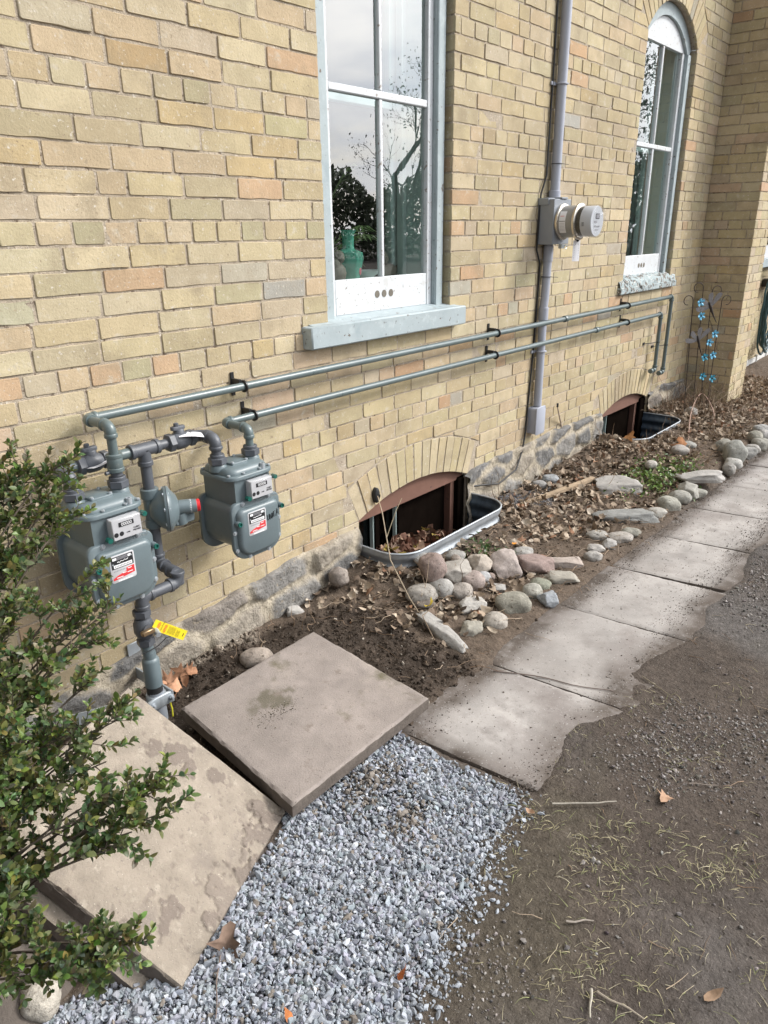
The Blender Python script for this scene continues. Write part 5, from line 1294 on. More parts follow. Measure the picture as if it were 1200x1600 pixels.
e.box((xr-.05,yr-.028,.052),(xr-.045,yr+.03,.10)); e.prism([(0,0),(.24,.10),(.24,.145),(0,.045)],(xr-.045,yr+.025,.055),Vector((-1,.35,-.45)).normalized(),Z_,Vector((.35,1,0)).normalized(),0,.004)
cl = e.build('clamp', man)
e = MB().mat('galvanized')
for dx in (-.036,.038): e.lathe((xr+.008+dx,yr-.034,.078),-Y_,[(0,.0095),(.006,.0095),(.006,.006),(.014,.005)],10)
e.lathe((xr+.062,-.012,.085),-Y_,[(0,.011),(.003,.011),(.003,.007),(.010,.006)],10)
e.split('bolt', cl)
e = MB().mat('yellow_wire').tube([(xr+.045,yr-.02,.06),(xr+.048,yr-.025,.02),(xr+.042,yr-.03,-.04)],.003,6); e.build('tracer_wire', man)
e = MB().mat('black_rubber').tube([(xr-.03,yr-.02,.285),(xr,yr-.03,.292),(xr+.03,yr-.02,.288),(xr+.09,yr+.02,.278),(xr+.12,yr+.03,.268)],.0018,6); e.build('cable_tie', man)
# tags
def card(name, o, u, w, wid, hei, matn, label, cat, extra=None):
    o,u,w = V3(o),V3(u).normalized(),V3(w); w = (w-u*w.dot(u)).normalized(); n = u.cross(w)
    mb = MB().mat(matn); k = 6; vs = []
    for s_ in (0,.0006):
        for i in range(k+1):
            for jn in (0,1): vs.append(o+u*wid*i/k+w*hei*jn+n*(s_+.004*math.sin(math.pi*i/k)*wid/.1))
    m = 2*(k+1); fs = []
    for i in range(k): a = 2*i; fs += [(a,a+2,a+3,a+1),(a+m,a+m+1,a+m+3,a+m+2),(a,a+m,a+m+2,a+2),(a+1,a+3,a+m+3,a+m+1)]
    fs += [(0,1,m+1,m),(2*k,m+2*k,m+2*k+1,2*k+1)]
    mb.add(vs, fs); ob = mb.build(name); tag(ob,label,cat)
    if extra:
        e = MB(); extra(e,lambda a,b,h=.0010:(o+u*wid*a+w*hei*b+n*(h+.004*math.sin(math.pi*a)*wid/.1)),u,w,n); e.build('print', ob)
    return ob
def ytag(e,P,u,w,n):
    def q(m,a0,b0,a1,b1): e.mat(m).add([P(a0,b0),P(a1,b0),P(a1,b1),P(a0,b1)],[(0,1,2,3)])
    for a0 in (.10,.29):
        for i in range(11):
            for j in range(3):
                if (i+j)%2: q('red_ink',a0+j*.025,.10+i*.072,a0+(j+1)*.025,.10+(i+1)*.072)
    e.mat('black_ink').text('ATTENTION',P(.235,.5,.0008),w,-u,.0085,.0001)
    for i in range(8): q('black_ink',.42+i*.028,.12+.03*(i%3),.428+i*.028,.88-.02*(i%2))
    for i in range(5): q('black_ink',.67+i*.025,.12,.677+i*.025,.80-.05*(i%3))
    q('black_ink',.90,.32,.925,.66)
a = W(236,975,-.25); b = W(287,1000,-.25); c_ = W(240,963,-.25)
card('warning_tag', W(236,983,-.25), W(285,1000,-.25)-W(236,983,-.25), W(239,965,-.25)-W(236,983,-.25), (W(286,1000,-.25)-W(236,983,-.25)).length, .036, 'yellow_tag', 'yellow printed warning tag hanging from the shut-off valve of the gas riser', 'tag', ytag)
def wtag(e,P,u,w,n):
    for i in range(4): e.mat('grey_ink').add([P(.15,.2+i*.18),P(.8,.2+i*.18),P(.8,.23+i*.18),P(.15,.23+i*.18)],[(0,1,2,3)])
card('paper_tag', (1.385,YM-.03,ZM+.020), (.9,-.42,-.12), (.25,.4,.05), .085, .045, 'white_label', 'white paper tag on the right-hand valve of the gas manifold', 'tag', wtag)
card('paper_tag', (1.04,YM-.03,ZM-.005), (.95,.15,.10), (.1,-.5,.1), .075, .035, 'white_label', 'white paper tag on the left-hand valve of the gas manifold', 'tag', wtag)

# ================================================================== ELECTRIC SERVICE
con = thing('electrical_conduit', 'grey plastic electrical conduit running down the wall past the electric meter to a small box', 'conduit', (4.14,-.03,.4))
for (zs_,r) in (([(4.155,-.034,4.3),(4.155,-.034,1.78)],.028),([(4.125,-.034,1.53),(4.118,-.034,1.22),(4.110,-.034,1.17),(4.112,-.034,.56)],.0255)):
    mb = MB().mat('conduit_pvc').tube(zs_, r, 20); mb.build('pipe', con)
mb = MB().mat('conduit_pvc')
collar(mb,(4.155,-.034,1.80),Z_,.034,.04); collar(mb,(4.125,-.034,1.475),Z_,.029,.09); collar(mb,(4.113,-.034,1.13),Z_,.030,.075)
mb.split('coupling', con)
for z in (2.36,.905):
    x = 4.155 if z > 1 else 4.112; mb = MB().mat('conduit_pvc'); mb.tube([(x+math.cos(t)*.031,-.034+math.sin(t)*.031,z) for t in [2*math.pi*i/16 for i in range(17)]],.0055,6,cap=False); mb.box((x-.075,-.012,z-.009),(x-.026,-.002,z+.009),.002); mb.build('strap', con)
mb = MB().mat('conduit_pvc').prism(rrect(4.055,4.160,.385,.555,.012,.012,4),(0,0,0),X_,Z_,-Y_,0,.060,.004); jb = mb.build('junction_box', con)
mb = MB().mat('conduit_pvc').prism(rrect(4.050,4.165,.380,.560,.014,.014,4),(0,-.0605,0),X_,Z_,-Y_,0,.007,.002); mb.build('lid', jb)
mb = MB().mat('galvanized')
for x,z in ((4.155,.55),(4.155,.392)): mb.lathe((x,-.0675,z),-Y_,[(0,.004),(.003,.003)],8)
mb.split('screw', jb)
mb = MB().mat('black_rubber').tube([(4.100,-.008,4.3),(4.098,-.008,2.4),(4.09,-.010,1.9),(4.035,-.012,1.80),(4.022,-.012,1.5),(4.075,-.010,1.42),(4.062,-.008,.9),(4.03,-.008,.5),(4.02,-.01,.40),(3.98,-.02,.30),(3.86,-.05,.20),(3.66,-.05,.16),(3.50,-.03,.19),(3.40,.0,.20)],.0055,7)
for z in (1.96,1.345):
    x = 4.155 if z > 1.7 else 4.120; mb.tube([(x+math.cos(t)*.030,-.034+math.sin(t)*.030,z) for t in [2*math.pi*i/14 for i in range(15)]],.0022,5,cap=False); mb.tube([(x,-.064,z),(x+.05,-.085,z-.004)],.0015,4)
tag(mb.build('cable'), 'thin black cable tied beside the grey conduit and running on to the nearer basement window', 'cable')
em = thing('electric_meter', 'round glass-faced electric meter on a grey box, strapped over the conduit', 'electric meter', (4.13,0,1.525))
mb = MB().mat('box_grey').box((4.030,-.105,1.528),(4.232,-.001,1.772),.003); mb.box((4.024,-.070,1.740),(4.238,-.001,1.778),.003); mb.box((4.10,-.112,1.772),(4.175,-.01,1.782),.002); bx = mb.build('socket_box', em)
mb = MB().mat('zinc').box((4.11,-.125,1.505),(4.15,-.105,1.528)); mb.tube([(4.14,-.13,1.52),(4.16,-.135,1.525),(4.165,-.13,1.51),(4.15,-.13,1.50)],.003,6); mb.build('latch', bx)
CX,CZ_ = 4.132,1.650
mb = MB().mat('steel_ring').lathe((CX,-.106,CZ_),-Y_,[(0,.094),(.004,.098),(.016,.098),(.020,.093)],36); mb.build('sealing_ring', em)
mb = MB().mat('meter_grey').lathe((CX,-.125,CZ_),-Y_,[(0,.086),(.085,.086)],36); ad = mb.build('adapter', em)
mb = MB().mat('white_label')
def cyl_patch(y0,y1,t0,t1,z0,r): 
    n = 8; vs = [(CX+math.cos(t0+(t1-t0)*i/n)*r, y, CZ_+math.sin(t0+(t1-t0)*i/n)*r) for y in (y0,y1) for i in range(n+1)]
    return vs,[(i,i+1,i+n+2,i+n+1) for i in range(n)]
v_,f_ = cyl_patch(-.130,-.170,math.pi*.78,math.pi*1.24,0,.0868); mb.add(v_,f_); mb.mat('black_ink'); v_,f_ = cyl_patch(-.132,-.168,math.pi*.985,math.pi*.995,0,.0872); mb.add(v_,f_)
mb.mat('grey_ink')
for i in range(6):
    a_ = math.pi*(1.03+.03*i); v_,f_ = cyl_patch(-.135,-.165,a_,a_+.012,0,.0872); mb.add(v_,f_)
mb.mat('red_ink'); v_,f_ = cyl_patch(-.136,-.160,math.pi*.885,math.pi*.895,0,.0872); mb.add(v_,f_)
mb.build('sticker', ad)
mb = MB().mat('steel_ring').lathe((CX,-.210,CZ_),-Y_,[(0,.090),(.003,.098),(.015,.098),(.020,.092)],36); mb.build('clamp_ring', em)
mb = MB().mat('meter_dark').lathe((CX,-.228,CZ_),-Y_,[(0,.080),(.028,.080)],36); mb.mat('meter_white').lathe((CX,-.256,CZ_),-Y_,[(0,.0815),(.062,.0815),(.066,.079)],36)
mb.mat('black_ink').box((CX-.022,-.3232,CZ_+.012),(CX+.026,-.3222,CZ_+.040)); 
for i in range(4): mb.add(*cyl_patch(-.268,-.282,math.pi*(1.02+.022*i),math.pi*(1.03+.022*i),0,.082))
mb.mat('grey_ink').box((CX-.017,-.3236,CZ_+.016),(CX+.021,-.3230,CZ_+.036)); mb.box((CX-.040,-.3230,CZ_-.010),(CX-.002,-.3224,CZ_+.002)); mb.box((CX-.02,-.3230,CZ_-.048),(CX+.02,-.3224,CZ_-.043))
for i in range(9): mb.box((CX-.035+i*.008,-.3230,CZ_-.032),(CX-.031+i*.008,-.3222,CZ_-.022))
mb.build('register', em)
mb = MB().mat('clear_plastic').lathe((CX,-.229,CZ_),-Y_,[(0,.0885),(.085,.087),(.103,.086),(.106,.084)],48); mb.build('glass_cover', em)
mb = MB().mat('black_rubber').tube([(CX+.01,-.19,CZ_-.088),(CX+.02,-.21,CZ_-.105)],.007,8); mb.build('seal', em)
def ptag(e,P,u,w,n):
    for i in range(9): e.mat('grey_ink').add([P(.15,.10+i*.08),P(.85,.10+i*.08),P(.85,.125+i*.08),P(.15,.125+i*.08)],[(0,1,2,3)])
    e.mat('black_ink').add([P(.25,.80),P(.75,.80),P(.75,.83),P(.25,.83)],[(0,1,2,3)])
card('paper_tag', (4.125,-.19,1.435), (.92,-.38,0), (0,0,1), .052, .115, 'white_label', 'white printed tag hanging below the electric meter', 'tag', ptag)

mb = MB().mat('black_rubber'); q = W(585,773,0)
mb.prism([(math.cos(t)*.020,math.sin(t)*.040) for t in [2*math.pi*i/20 for i in range(20)]],(q.x,-.001,q.z),X_,Z_,-Y_,0,.024,.008); mb.lathe((q.x+.003,-.024,q.z-.002),-Y_,[(0,.012),(.004,.011),(.004,.005),(.001,.005)],14)
fl = mb.build('wall_fitting'); tag(fl,'small oval black plastic fitting on the arch bricks above the nearer basement window','cable outlet')

# ================================================================== GARDEN THINGS
# trellis with scroll tops, dragonflies and blue flowers
TP = Vector((6.62,-.30,.04)); tv = Vector((.80,-.60,0)).normalized()   # plane of the trellis
tr = thing('garden_trellis', 'rusty wire trellis with scroll tops, dragonflies and blue metal flowers by the brick pier', 'trellis', TP)
def TPt(a, z, out=0.): return TP + tv*a + Vector((0,0,z)) + Vector((-.6,-.8,0))*out
def find_a(px, py):
    d = Vector(ray(px,py)); n = tv.cross(Vector((0,0,1))); t = n.dot(TP-Vector(CAM))/n.dot(d); p = Vector(CAM)+d*t; return (p-TP).dot(tv), p.z-TP.z
rods = [((1068,650),(1083,470),(1075,447),-1),((1082,640),(1099,450),(1092,428),-1),((1093,640),(1113,455),(1122,432),1),((1103,640),(1128,470),(1138,450),1)]
mb = MB().mat('rusty_wire')
for (b,t,_,sg) in rods:
    a0,z0 = find_a(*b); a1,z1 = find_a(*t); pts = [TPt(a0,-.05),TPt(a0,z0),TPt(a0+(a1-a0)*.5,(z0+z1)/2),TPt(a1,z1)]; R = .048
    for i in range(1,16): th = math.pi*1.55*i/15; rr = R*(1-.35*i/15); pts.append(TPt(a1+sg*(R-rr*math.cos(th)), z1+rr*math.sin(th)))
    mb.tube(pts,.0034,6)
for zf in (.12,.36,.74):
    (b0,t0,_,_2),(b1,t1,_,_2) = rods[0],rods[3]; a0,za = find_a(*b0); a1,zb = find_a(*t0); c0,zc = find_a(*b1); c1,zd = find_a(*t1)
    mb.tube([TPt(a0+(a1-a0)*zf,za+(zb-za)*zf),TPt(c0+(c1-c0)*zf,za+(zb-za)*zf)],.0026,5)
mb.build('frame', tr)
def dragonfly(px, py, ang, s):
    a,z = find_a(px,py); mb = MB().mat('wing_mesh'); ca,sa = math.cos(ang),math.sin(ang)
    def Q(u,v,h=0): return TPt(a+(u*ca-v*sa)*s, z+(u*sa+v*ca)*s, .02+h*s)
    for (t,l) in ((.45,1.),(1.15,.85),(math.pi-.45,1.),(math.pi-1.15,.85)):
        pts = [(0,0)]; 
        for (f,w) in ((.25,.10),(.55,.19),(.85,.20),(1.0,.08),(1.02,-.05),(.85,-.12),(.5,-.10),(.2,-.05)): pts.append((math.cos(t)*f*l-math.sin(t)*w, math.sin(t)*f*l+math.cos(t)*w))
        for h0 in (0,.012): mb.add([Q(u,v,h0+.05*abs(u)) for u,v in pts],[tuple(range(len(pts)))])
    b = mb.build('dragonfly_wings', tr, smooth=0)
    mb = MB().mat('rusty_wire').tube([Q(0,.25),Q(0,.05),Q(0,-.5),Q(0.05,-1.05)],[.03*s*2,.05*s*2,.025*s*2,.012*s*2],8); mb.sphere(Q(0,.28),.05*s*1.6,8); mb.build('dragonfly_body', b)
dragonfly(1108,480,.5,.14); dragonfly(1089,532,.35,.13)
def flower(px, py, m, r):
    a,z = find_a(px,py); mb = MB().mat(m); ph = random.uniform(0,6)
    for k in range(5):
        t = ph+2*math.pi*k/5; c = Vector((math.cos(t),math.sin(t))); p_ = Vector((-c.y,c.x)); ol = [(.05,0),(.5,-.34),(.95,-.30),(1.08,0),(.95,.30),(.5,.34)]
        vs = [TPt(a+(c.x*u+p_.x*v)*r, z+(c.y*u+p_.y*v)*r, .03+(.35*u*u-.25*abs(v))*r) for u,v in ol]; mb.add(vs,[(0,1,2,3),(0,3,4,5)])
        vs = [TPt(a+(c.x*u+p_.x*v)*r, z+(c.y*u+p_.y*v)*r, .028+(.35*u*u-.25*abs(v))*r) for u,v in ol]; mb.add(vs,[(0,1,2,3),(0,3,4,5)])
    mb.mat('rusty_wire').sphere(TPt(a,z,.034),r*.2,8); mb.build('flower', tr, smooth=0)
for px,py,m in ((1091,472,'blue_petal'),(1092,493,'blue_petal'),(1113,521,'blue_petal'),(1105,534,'blue_petal'),(1110,554,'blue_petal'),(1097,557,'teal_petal'),(1094,587,'teal_petal'),(1109,590,'teal_petal')): flower(px,py,m,.032)
mb = MB().mat('rusty_wire')
for (p,q) in (((1113,525),(1108,500)),((1105,538),(1103,600)),((1091,475),(1093,500)),((1109,594),(1104,640)),((1094,590),(1098,640))):
    a0,z0 = find_a(*p); a1,z1 = find_a(*q); mb.tube([TPt(a0,z0,.02),TPt((a0+a1)/2+.006,(z0+z1)/2,.015),TPt(a1,z1,.01)],.0022,5)
mb.split('flower_stem', tr)

g = G(887,712,.02); t_ = W(871,636,-.06)
mb = MB().mat('stem_dry').col((.42,.33,.27)).tube([g,g.lerp(t_,.35),t_],[.006,.006,.0045],8); mb.mat('black_rubber').tube([g.lerp(t_,.01),g.lerp(t_,.36)],.0075,8); mb.tube([t_,t_+Vector((.0,0,.025))],.007,8)
tag(mb.build('garden_stake'),'thin pink and black stake leaning against the wall right of the conduit box','stake')
a = G(815,792,.03); b = G(926,750,.05); d_ = (b-a).normalized(); pr = d_.cross(Z_).normalized()
mb = MB().mat('wood').prism([(-.018,0),(.018,0),(.016,.020),(-.015,.022)],a,pr,Z_,-d_,-(b-a).length,0,.002)
tag(mb.build('wooden_batten'),'pale weathered wooden stick lying in the leaves near the foundation','stick')
a = G(680,1003,.02)
mb = stems('x',[([a,W(672,985,-.36)+Vector((0,0,.0)),RD(640,935,3.0),RD(610,875,2.98),RD(597,800,2.99),W(590,775,-.04)],.0035,.0018,(.42,.34,.24)),([RD(604,840,2.985),RD(618,800,2.98),RD(628,778,2.99)],.0020,.0012,(.40,.33,.22)),([a,RD(660,962,2.75),RD(700,930,2.78)],.0025,.001,(.30,.22,.15))])
tag(mb.build('dry_vine'),'bare tan vine stem rising across the nearer window well to the oval fitting','vine')
def lying(px0,py0,px1,py1,r,c,lab,cat='twig',z=.008,w=.004,k=7):
    a = G(px0,py0,.0); b = G(px1,py1,.0); pts = wob((a.x,a.y,0),(b.x,b.y,0),k,w); pts = [Vector((p.x,p.y,float(gz(p.x,p.y))*(1 if not inpoly(p.x,p.y,PATH_VIS) else 0)+z)) for p in pts]
    mb = stems('x',[(pts,r,r*.6,c)]); return tag(mb.build('twig'),lab,cat)
lying(862,1263,962,1261,.0035,(.33,.30,.25),'longest pale twig lying on the dirt below the path corner',z=.014)
lying(884,1446,927,1445,.003,(.30,.26,.22),'short straight grey twig in the middle of the dirt')
lying(923,1552,921,1598,.0035,(.36,.33,.27),'upright-looking pale stick at the bottom edge of the dirt')
lying(932,1556,1005,1600,.003,(.33,.28,.22),'bent brown twig at the bottom edge right of the pale stick')
lying(770,1050,1000,1086,.0025,(.16,.12,.10),'long thin dark twig lying across the seam of the first path slabs',z=.006,w=.03,k=12)
lying(1003,1060,1070,1108,.0025,(.26,.22,.16),'thin curved twig on the dirt right of the path')
lying(1075,1230,1122,1232,.002,(.24,.2,.17),'small dark twig on the dirt at the right')
lying(345,1500,338,1598,.002,(.16,.12,.10),'thin dark twig on the gravel near the bottom edge',z=.022)
lying(310,1018,345,993,.004,(.46,.38,.27),'pale straw stick in the soil at the foot of the foundation',z=.012)
lying(248,1022,285,1010,.0035,(.45,.37,.27),'pale straw stick beside the riser clamp',z=.012)
def single_leaf(px,py,s,c,lab,kind='lobed',z=.02,seed=1,tilt=.3):
    g = G(px,py,.01); v,f = leaf_base(kind,seed); R = np.array(Matrix.Rotation(seed*1.3,3,'Z') @ Matrix.Rotation(tilt,3,'X')); v = (v*s)@R.T+np.array([g.x,g.y,float(gz(g.x,g.y))+z])
    ob = raw_mesh('fallen_leaf',v,f,np.tile(np.array(c),(len(v),1)),'leaf_dead',origin=(g.x,g.y,v[:,2].min()),flat=False); return tag(ob,lab,'leaf')
O1=(.42,.19,.07); O2=(.46,.29,.17)
single_leaf(628,1523,.045,(.45,.13,.04),'orange leaf on the gravel near its right edge','oval',.022,3,.9)
single_leaf(452,1592,.045,(.42,.15,.05),'orange-brown leaf on the gravel at the bottom edge','oval',.022,5,1.1)
single_leaf(1040,1247,.05,(.38,.24,.16),'brown leaf on bare dirt right of the centre','lobed',.008,6)
single_leaf(829,1272,.04,(.42,.27,.18),'pinkish leaf on the dirt just below the path corner','oval',.012,7)
single_leaf(1112,1560,.05,(.30,.20,.13),'long curled brown leaf at the bottom right','oval',.01,8)
single_leaf(355,1478,.075,(.17,.115,.085),'dark brown leaf by the right edge of the leaning slab','lobed',.025,9,.8)
single_leaf(802,877,.05,(.55,.22,.03),'bright orange leaf on the cobble behind the flat reddish slab','oval',.09,11,.2)
single_leaf(672,965,.06,(.45,.33,.05),'yellow-green leaf left of the leftmost cobbles','oval',.06,12,.9)
single_leaf(980,712,.09,(.38,.19,.08),'large orange-brown leaf above the squared block','lobed',.04,13,.7)
single_leaf(1062,722,.10,(.36,.17,.08),'large rusty leaf standing above the weeds','lobed',.04,14,1.1)
x = np.array([G(*p,.0).x for p in [(262,1072),(275,1078),(290,1068),(262,1088),(266,1100),(300,1060),(285,1060),(255,1080)]]); y = np.array([G(*p,.0).y for p in [(262,1072),(275,1078),(290,1068),(262,1088),(266,1100),(300,1060),(285,1060),(255,1080)]])
dead_leaves('leaf_litter', x, y, gz(x,y)+.02, .055, .085, .6, pal=((.42,.23,.14),(.36,.19,.11)), pw=(.5,.5))
# hoses and odds and ends beyond the trellis
mb = MB().mat('red_hose'); g = G(1062,612,.06)
mb.tube([g+Vector((math.cos(t)*.16-.0,math.sin(t)*.10,.10+.09*math.sin(t*.5))) for t in [i*.35 for i in range(20)]],.009,8)
tag(mb.build('garden_hose'),'loop of dull red hose lying on the plants in the corner of the pier','hose')
mb = MB().mat('pink_hose'); pts = [G(*p,.09) for p in [(1075,690),(1078,660),(1092,643),(1110,655),(1122,672),(1150,684),(1160,676)]]
for p,h in zip(pts,(.0,.10,.16,.10,.0,.0,.0)): p.z += h
def cr(P,k=7):
    out = []
    for i in range(len(P)-1):
        a_,b_,c_,d_ = P[max(i-1,0)],P[i],P[i+1],P[min(i+2,len(P)-1)]
        for j in range(k): t = j/k; out.append(b_*(1-3*t*t+2*t**3)+c_*(3*t*t-2*t**3)+(c_-a_)*.5*(t-2*t*t+t**3)+(d_-b_)*.5*(t**3-t*t))
    return out+[P[-1]]
mb.tube(cr(pts),.0038,8); tag(mb.build('garden_hose'),'thin arching pinkish tube among the stems in front of the trellis','hose')
mb = MB().mat('green_hose')
for k in range(7):
    R = .24+.02*k; o = Vector((9.2,-.10-.022*(k%3),.72))
    mb.tube([o+Vector((math.cos(t)*R*.8,random.uniform(-.01,.01),math.sin(t)*R*1.35)) for t in [2*math.pi*i/28 for i in range(29)]],.011,6,cap=False)
mb.mat('black_metal').box((9.1,-.12,.98),(9.3,0,1.06),.01)
tag(mb.build('coiled_hose'),'dark green hose coiled on the far wall at the right edge','hose')
a = G(1122,604,.06); b_ = G(1205,560,.06); u_ = (b_-a).normalized(); n_ = u_.cross(Z_).normalized(); ln_ = (b_-a).length; mb = MB().mat('plastic_white_edge'); mb.prism([(0,0),(ln_,0),(ln_,.13),(0,.11)],a,u_,Z_,n_*-1,0,.02,.003)
for i in range(5): mb.tube([a+u_*(.1+ln_*.2*i)-n_*-.0,a+u_*(.1+ln_*.2*i)+Z_*.15],.014,6)
tag(mb.build('edging_board'),'white plastic edging board among dry stems beyond the pier','edging')
mb = MB().mat('blue_grey_paint').box((8.6,-.05,1.19),(9.9,.0,1.28),.004); fw = mb.build('window', house); mb = MB().mat('white_paint').box((8.7,.0-.02,1.281),(9.8,-.004,2.9),.004); mb.build('sash', fw)
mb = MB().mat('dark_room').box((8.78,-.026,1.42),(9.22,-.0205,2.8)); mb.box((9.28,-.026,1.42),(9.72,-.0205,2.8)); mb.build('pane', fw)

# ------------------------------------------------------------------ things on the inner sill of the nearer window
zs = 1.262+.128
vx,vy = 2.655,.22; mb = MB().mat('vase_glaze')
def sq(r,n=6,k=.012): return rrect(-r,r,-r,r,k,k,3)
lv = [(0,.046),(.006,.050),(.012,.044),(.13,.062),(.165,.058),(.185,.030),(.20,.027),(.27,.029),(.285,.040),(.29,.043),(.288,.038)]
rings = []
for h,r in lv:
    rnd = .012 if h < .17 else r*.95
    rings.append([(vx+(a*math.cos(.5)-b*math.sin(.5)),vy+(a*math.sin(.5)+b*math.cos(.5)),zs+h*.80) for a,b in rrect(-r,r,-r,r,min(rnd,r*.97),min(rnd,r*.97),4)])
k = len(rings[0]); mb.add([p for q in rings for p in q],[(i*k+j,i*k+(j+1)%k,(i+1)*k+(j+1)%k,(i+1)*k+j) for i in range(len(rings)-1) for j in range(k)]+[tuple(range(k))[::-1]])
vs_ = mb.build('vase'); tag(vs_,'square green vase with pink flowers on the sill inside the nearer window','vase')
mb = MB().mat('vase_flower'); u_ = Vector((math.cos(.5),math.sin(.5),0)); n_ = Vector((math.sin(.5),-math.cos(.5),0))
for du,h in ((-.012,.088),(.014,.050)): mb.lathe(Vector((vx,vy,zs))+u_*du+n_*(.0585 if h > .1 else .053)+Vector((0,0,h)),n_,[(0,.019),(.0015,.017)],12)
mb.build('painted_flower', vs_)
mb = MB().mat('carved_stone'); mb.sphere((2.555,.19,zs+.045),.045,12,(.9,.7,1.)); mb.sphere((2.560,.19,zs+.115),.030,12,(.9,.9,1.05)); mb.sphere((2.540,.19,zs+.085),.024,10,(1,.8,1.2)); tag(mb.build('figurine'),'small dark carved figurine beside the green vase on the inner sill','figurine')
mb = MB().mat('porcelain').lathe((2.80,.25,zs),Z_,[(0,.03),(.008,.035),(.045,.085),(.047,.088),(.043,.082),(.012,.03)],28); tag(mb.build('bowl'),'shallow white bowl on the inner sill right of the green vase','bowl')
mb = MB().mat('carved_stone'); mb.sphere((2.970,.24,zs+.035),.05,12,(1.3,.6,.75)); mb.sphere((2.935,.24,zs+.095),.027,12); mb.lathe((2.925,.24,zs+.11),Z_,[(0,.012),(.022,.001)],8); mb.lathe((2.948,.24,zs+.11),Z_,[(0,.012),(.022,.001)],8); mb.tube([(3.020,.24,zs+.04),(3.050,.24,zs+.06),(3.055,.24,zs+.10)],[.012,.010,.004],8)
tag(mb.build('figurine'),'small cat figurine on the inner sill right of the middle bar','figurine')
pl = thing('potted_palm','palm with thin arching fronds standing in the room behind the nearer window','plant',(2.78,.75,.9))
mb = MB().mat('brown_dark').lathe((2.78,.75,.95),Z_,[(0,.09),(.18,.12),(.19,.12),(.18,.10)],20); mb.build('pot', pl)
for (dx,dy,h) in ((.06,-.44,.52),(.14,-.40,.48),(-.36,-.30,.75),(-.05,-.46,.38),(.25,-.2,.8)):
    o = Vector((2.78,.75,1.12)); tp = o+Vector((dx,dy,h)); mid = o.lerp(tp,.5)+Vector((0,0,.22)); P_ = [((1-t)**2)*o+2*t*(1-t)*mid+t*t*tp for t in [i/14 for i in range(15)]]
    mb = MB().mat('palm_leaf').tube(P_,[.004]*15,5)
    for i in range(5,15):
        d = (P_[min(i+1,14)]-P_[i-1]).normalized(); sd_ = d.cross(Z_).normalized(); l = .17*(1-abs(i-9)/10)
        for sg in (-1,1):
            e = P_[i]+(d*.75+sd_*sg*.7).normalized()*l+Vector((0,0,-.045)); w_ = d*.008; m_ = P_[i].lerp(e,.45)+Vector((0,0,.012)); mb.add([P_[i]-w_*.3,P_[i]+w_*.3,m_+w_,e,m_-w_],[(0,1,2,4),(4,2,3)])
    mb.build('frond', pl)

# ------------------------------------------------------------------ the boxwood bush in the foreground
bush = thing('boxwood_bush','dark green boxwood bush with small glossy leaves in front of the left gas meter','bush',(.12,-.86,0.))
root0 = Vector((.14,-.84,0))
TIPS = [ # px, py, distance from the camera
 (48,728,1.72),(62,742,1.70),(105,722,1.66),(118,745,1.68),(98,800,1.68),(112,818,1.64),(100,778,1.66),(20,760,1.72),(2,735,1.75),(14,815,1.70),(60,800,1.66),
 (158,893,1.60),(192,946,1.54),(150,955,1.58),(175,965,1.54),(130,985,1.58),(20,890,1.66),(40,850,1.66),
 (155,1000,1.56),(120,1030,1.58),(160,1060,1.58),(40,980,1.62),(0,960,1.62),(0,1040,1.6),(20,1090,1.56),
 (200,1098,1.50),(192,1125,1.48),(168,1150,1.5),(150,1165,1.5),(110,1150,1.52),(60,1160,1.54),(20,1150,1.55),(175,1190,1.48),
 (262,1218,1.45),(258,1232,1.44),(250,1275,1.44),(225,1262,1.45),(215,1300,1.45),(190,1325,1.45),(180,1240,1.46),(90,1230,1.5),(40,1230,1.5),(135,1280,1.46),(30,1290,1.5),(10,1350,1.5),(20,1420,1.5),
 (200,1460,1.46),(205,1490,1.46),(180,1520,1.47),(150,1500,1.47),(120,1520,1.48),(180,1475,1.46),(0,1480,1.5),(25,1500,1.52),(0,1560,1.52),(30,1455,1.5),(0,1420,1.5),(40,1530,1.52),
 (-40,800,1.7),(30,930,1.64),(55,1010,1.6),(10,1000,1.62),(30,1190,1.52),(20,1310,1.5),(0,1230,1.5),(45,1100,1.56),(10,870,1.66),(-10,1440,1.5),(-30,1530,1.5),(-60,900,1.65),(-50,1000,1.62),(-60,1100,1.58),(-60,1200,1.52),(-50,1300,1.5),(-60,1400,1.5),(-60,1500,1.52),(-140,950,1.7),(-150,1150,1.6),(-140,1350,1.55),(-20,1260,1.42),(-10,1180,1.46),(5,1130,1.48)]
st = MB().mat('bark'); LV,LF,LC = [],[],[]; lo = 0
def add_leaf(p, d, up, L, col):
    """boxwood leaf: folded oval blade"""
    global lo
    d = d.normalized(); s = d.cross(up); s = s.normalized() if s.length > 1e-5 else d.orthogonal().normalized(); n = s.cross(d); w = L*random.uniform(.26,.33); cup = random.uniform(-.05,.22)*L; bend = random.uniform(-.2,.05)*L
    prof = ((0,.10),(.22,.72),(.5,1.0),(.78,.72),(1.0,.04))
    for (t,ww) in prof:
        c = p+d*(L*t)+n*(bend*t*t); LV.extend([tuple(c-s*(w*ww)+n*(cup*ww)), tuple(c), tuple(c+s*(w*ww)+n*(cup*ww))])
    for i in range(4): a = lo+3*i; LF.extend([(a,a+1,a+4,a+3),(a+1,a+2,a+5,a+4)])
    LC.extend([col]*15); lo += 15
GRN1 = [(.115,.145,.045),(.14,.17,.05),(.085,.115,.042),(.11,.14,.07),(.19,.22,.07)]
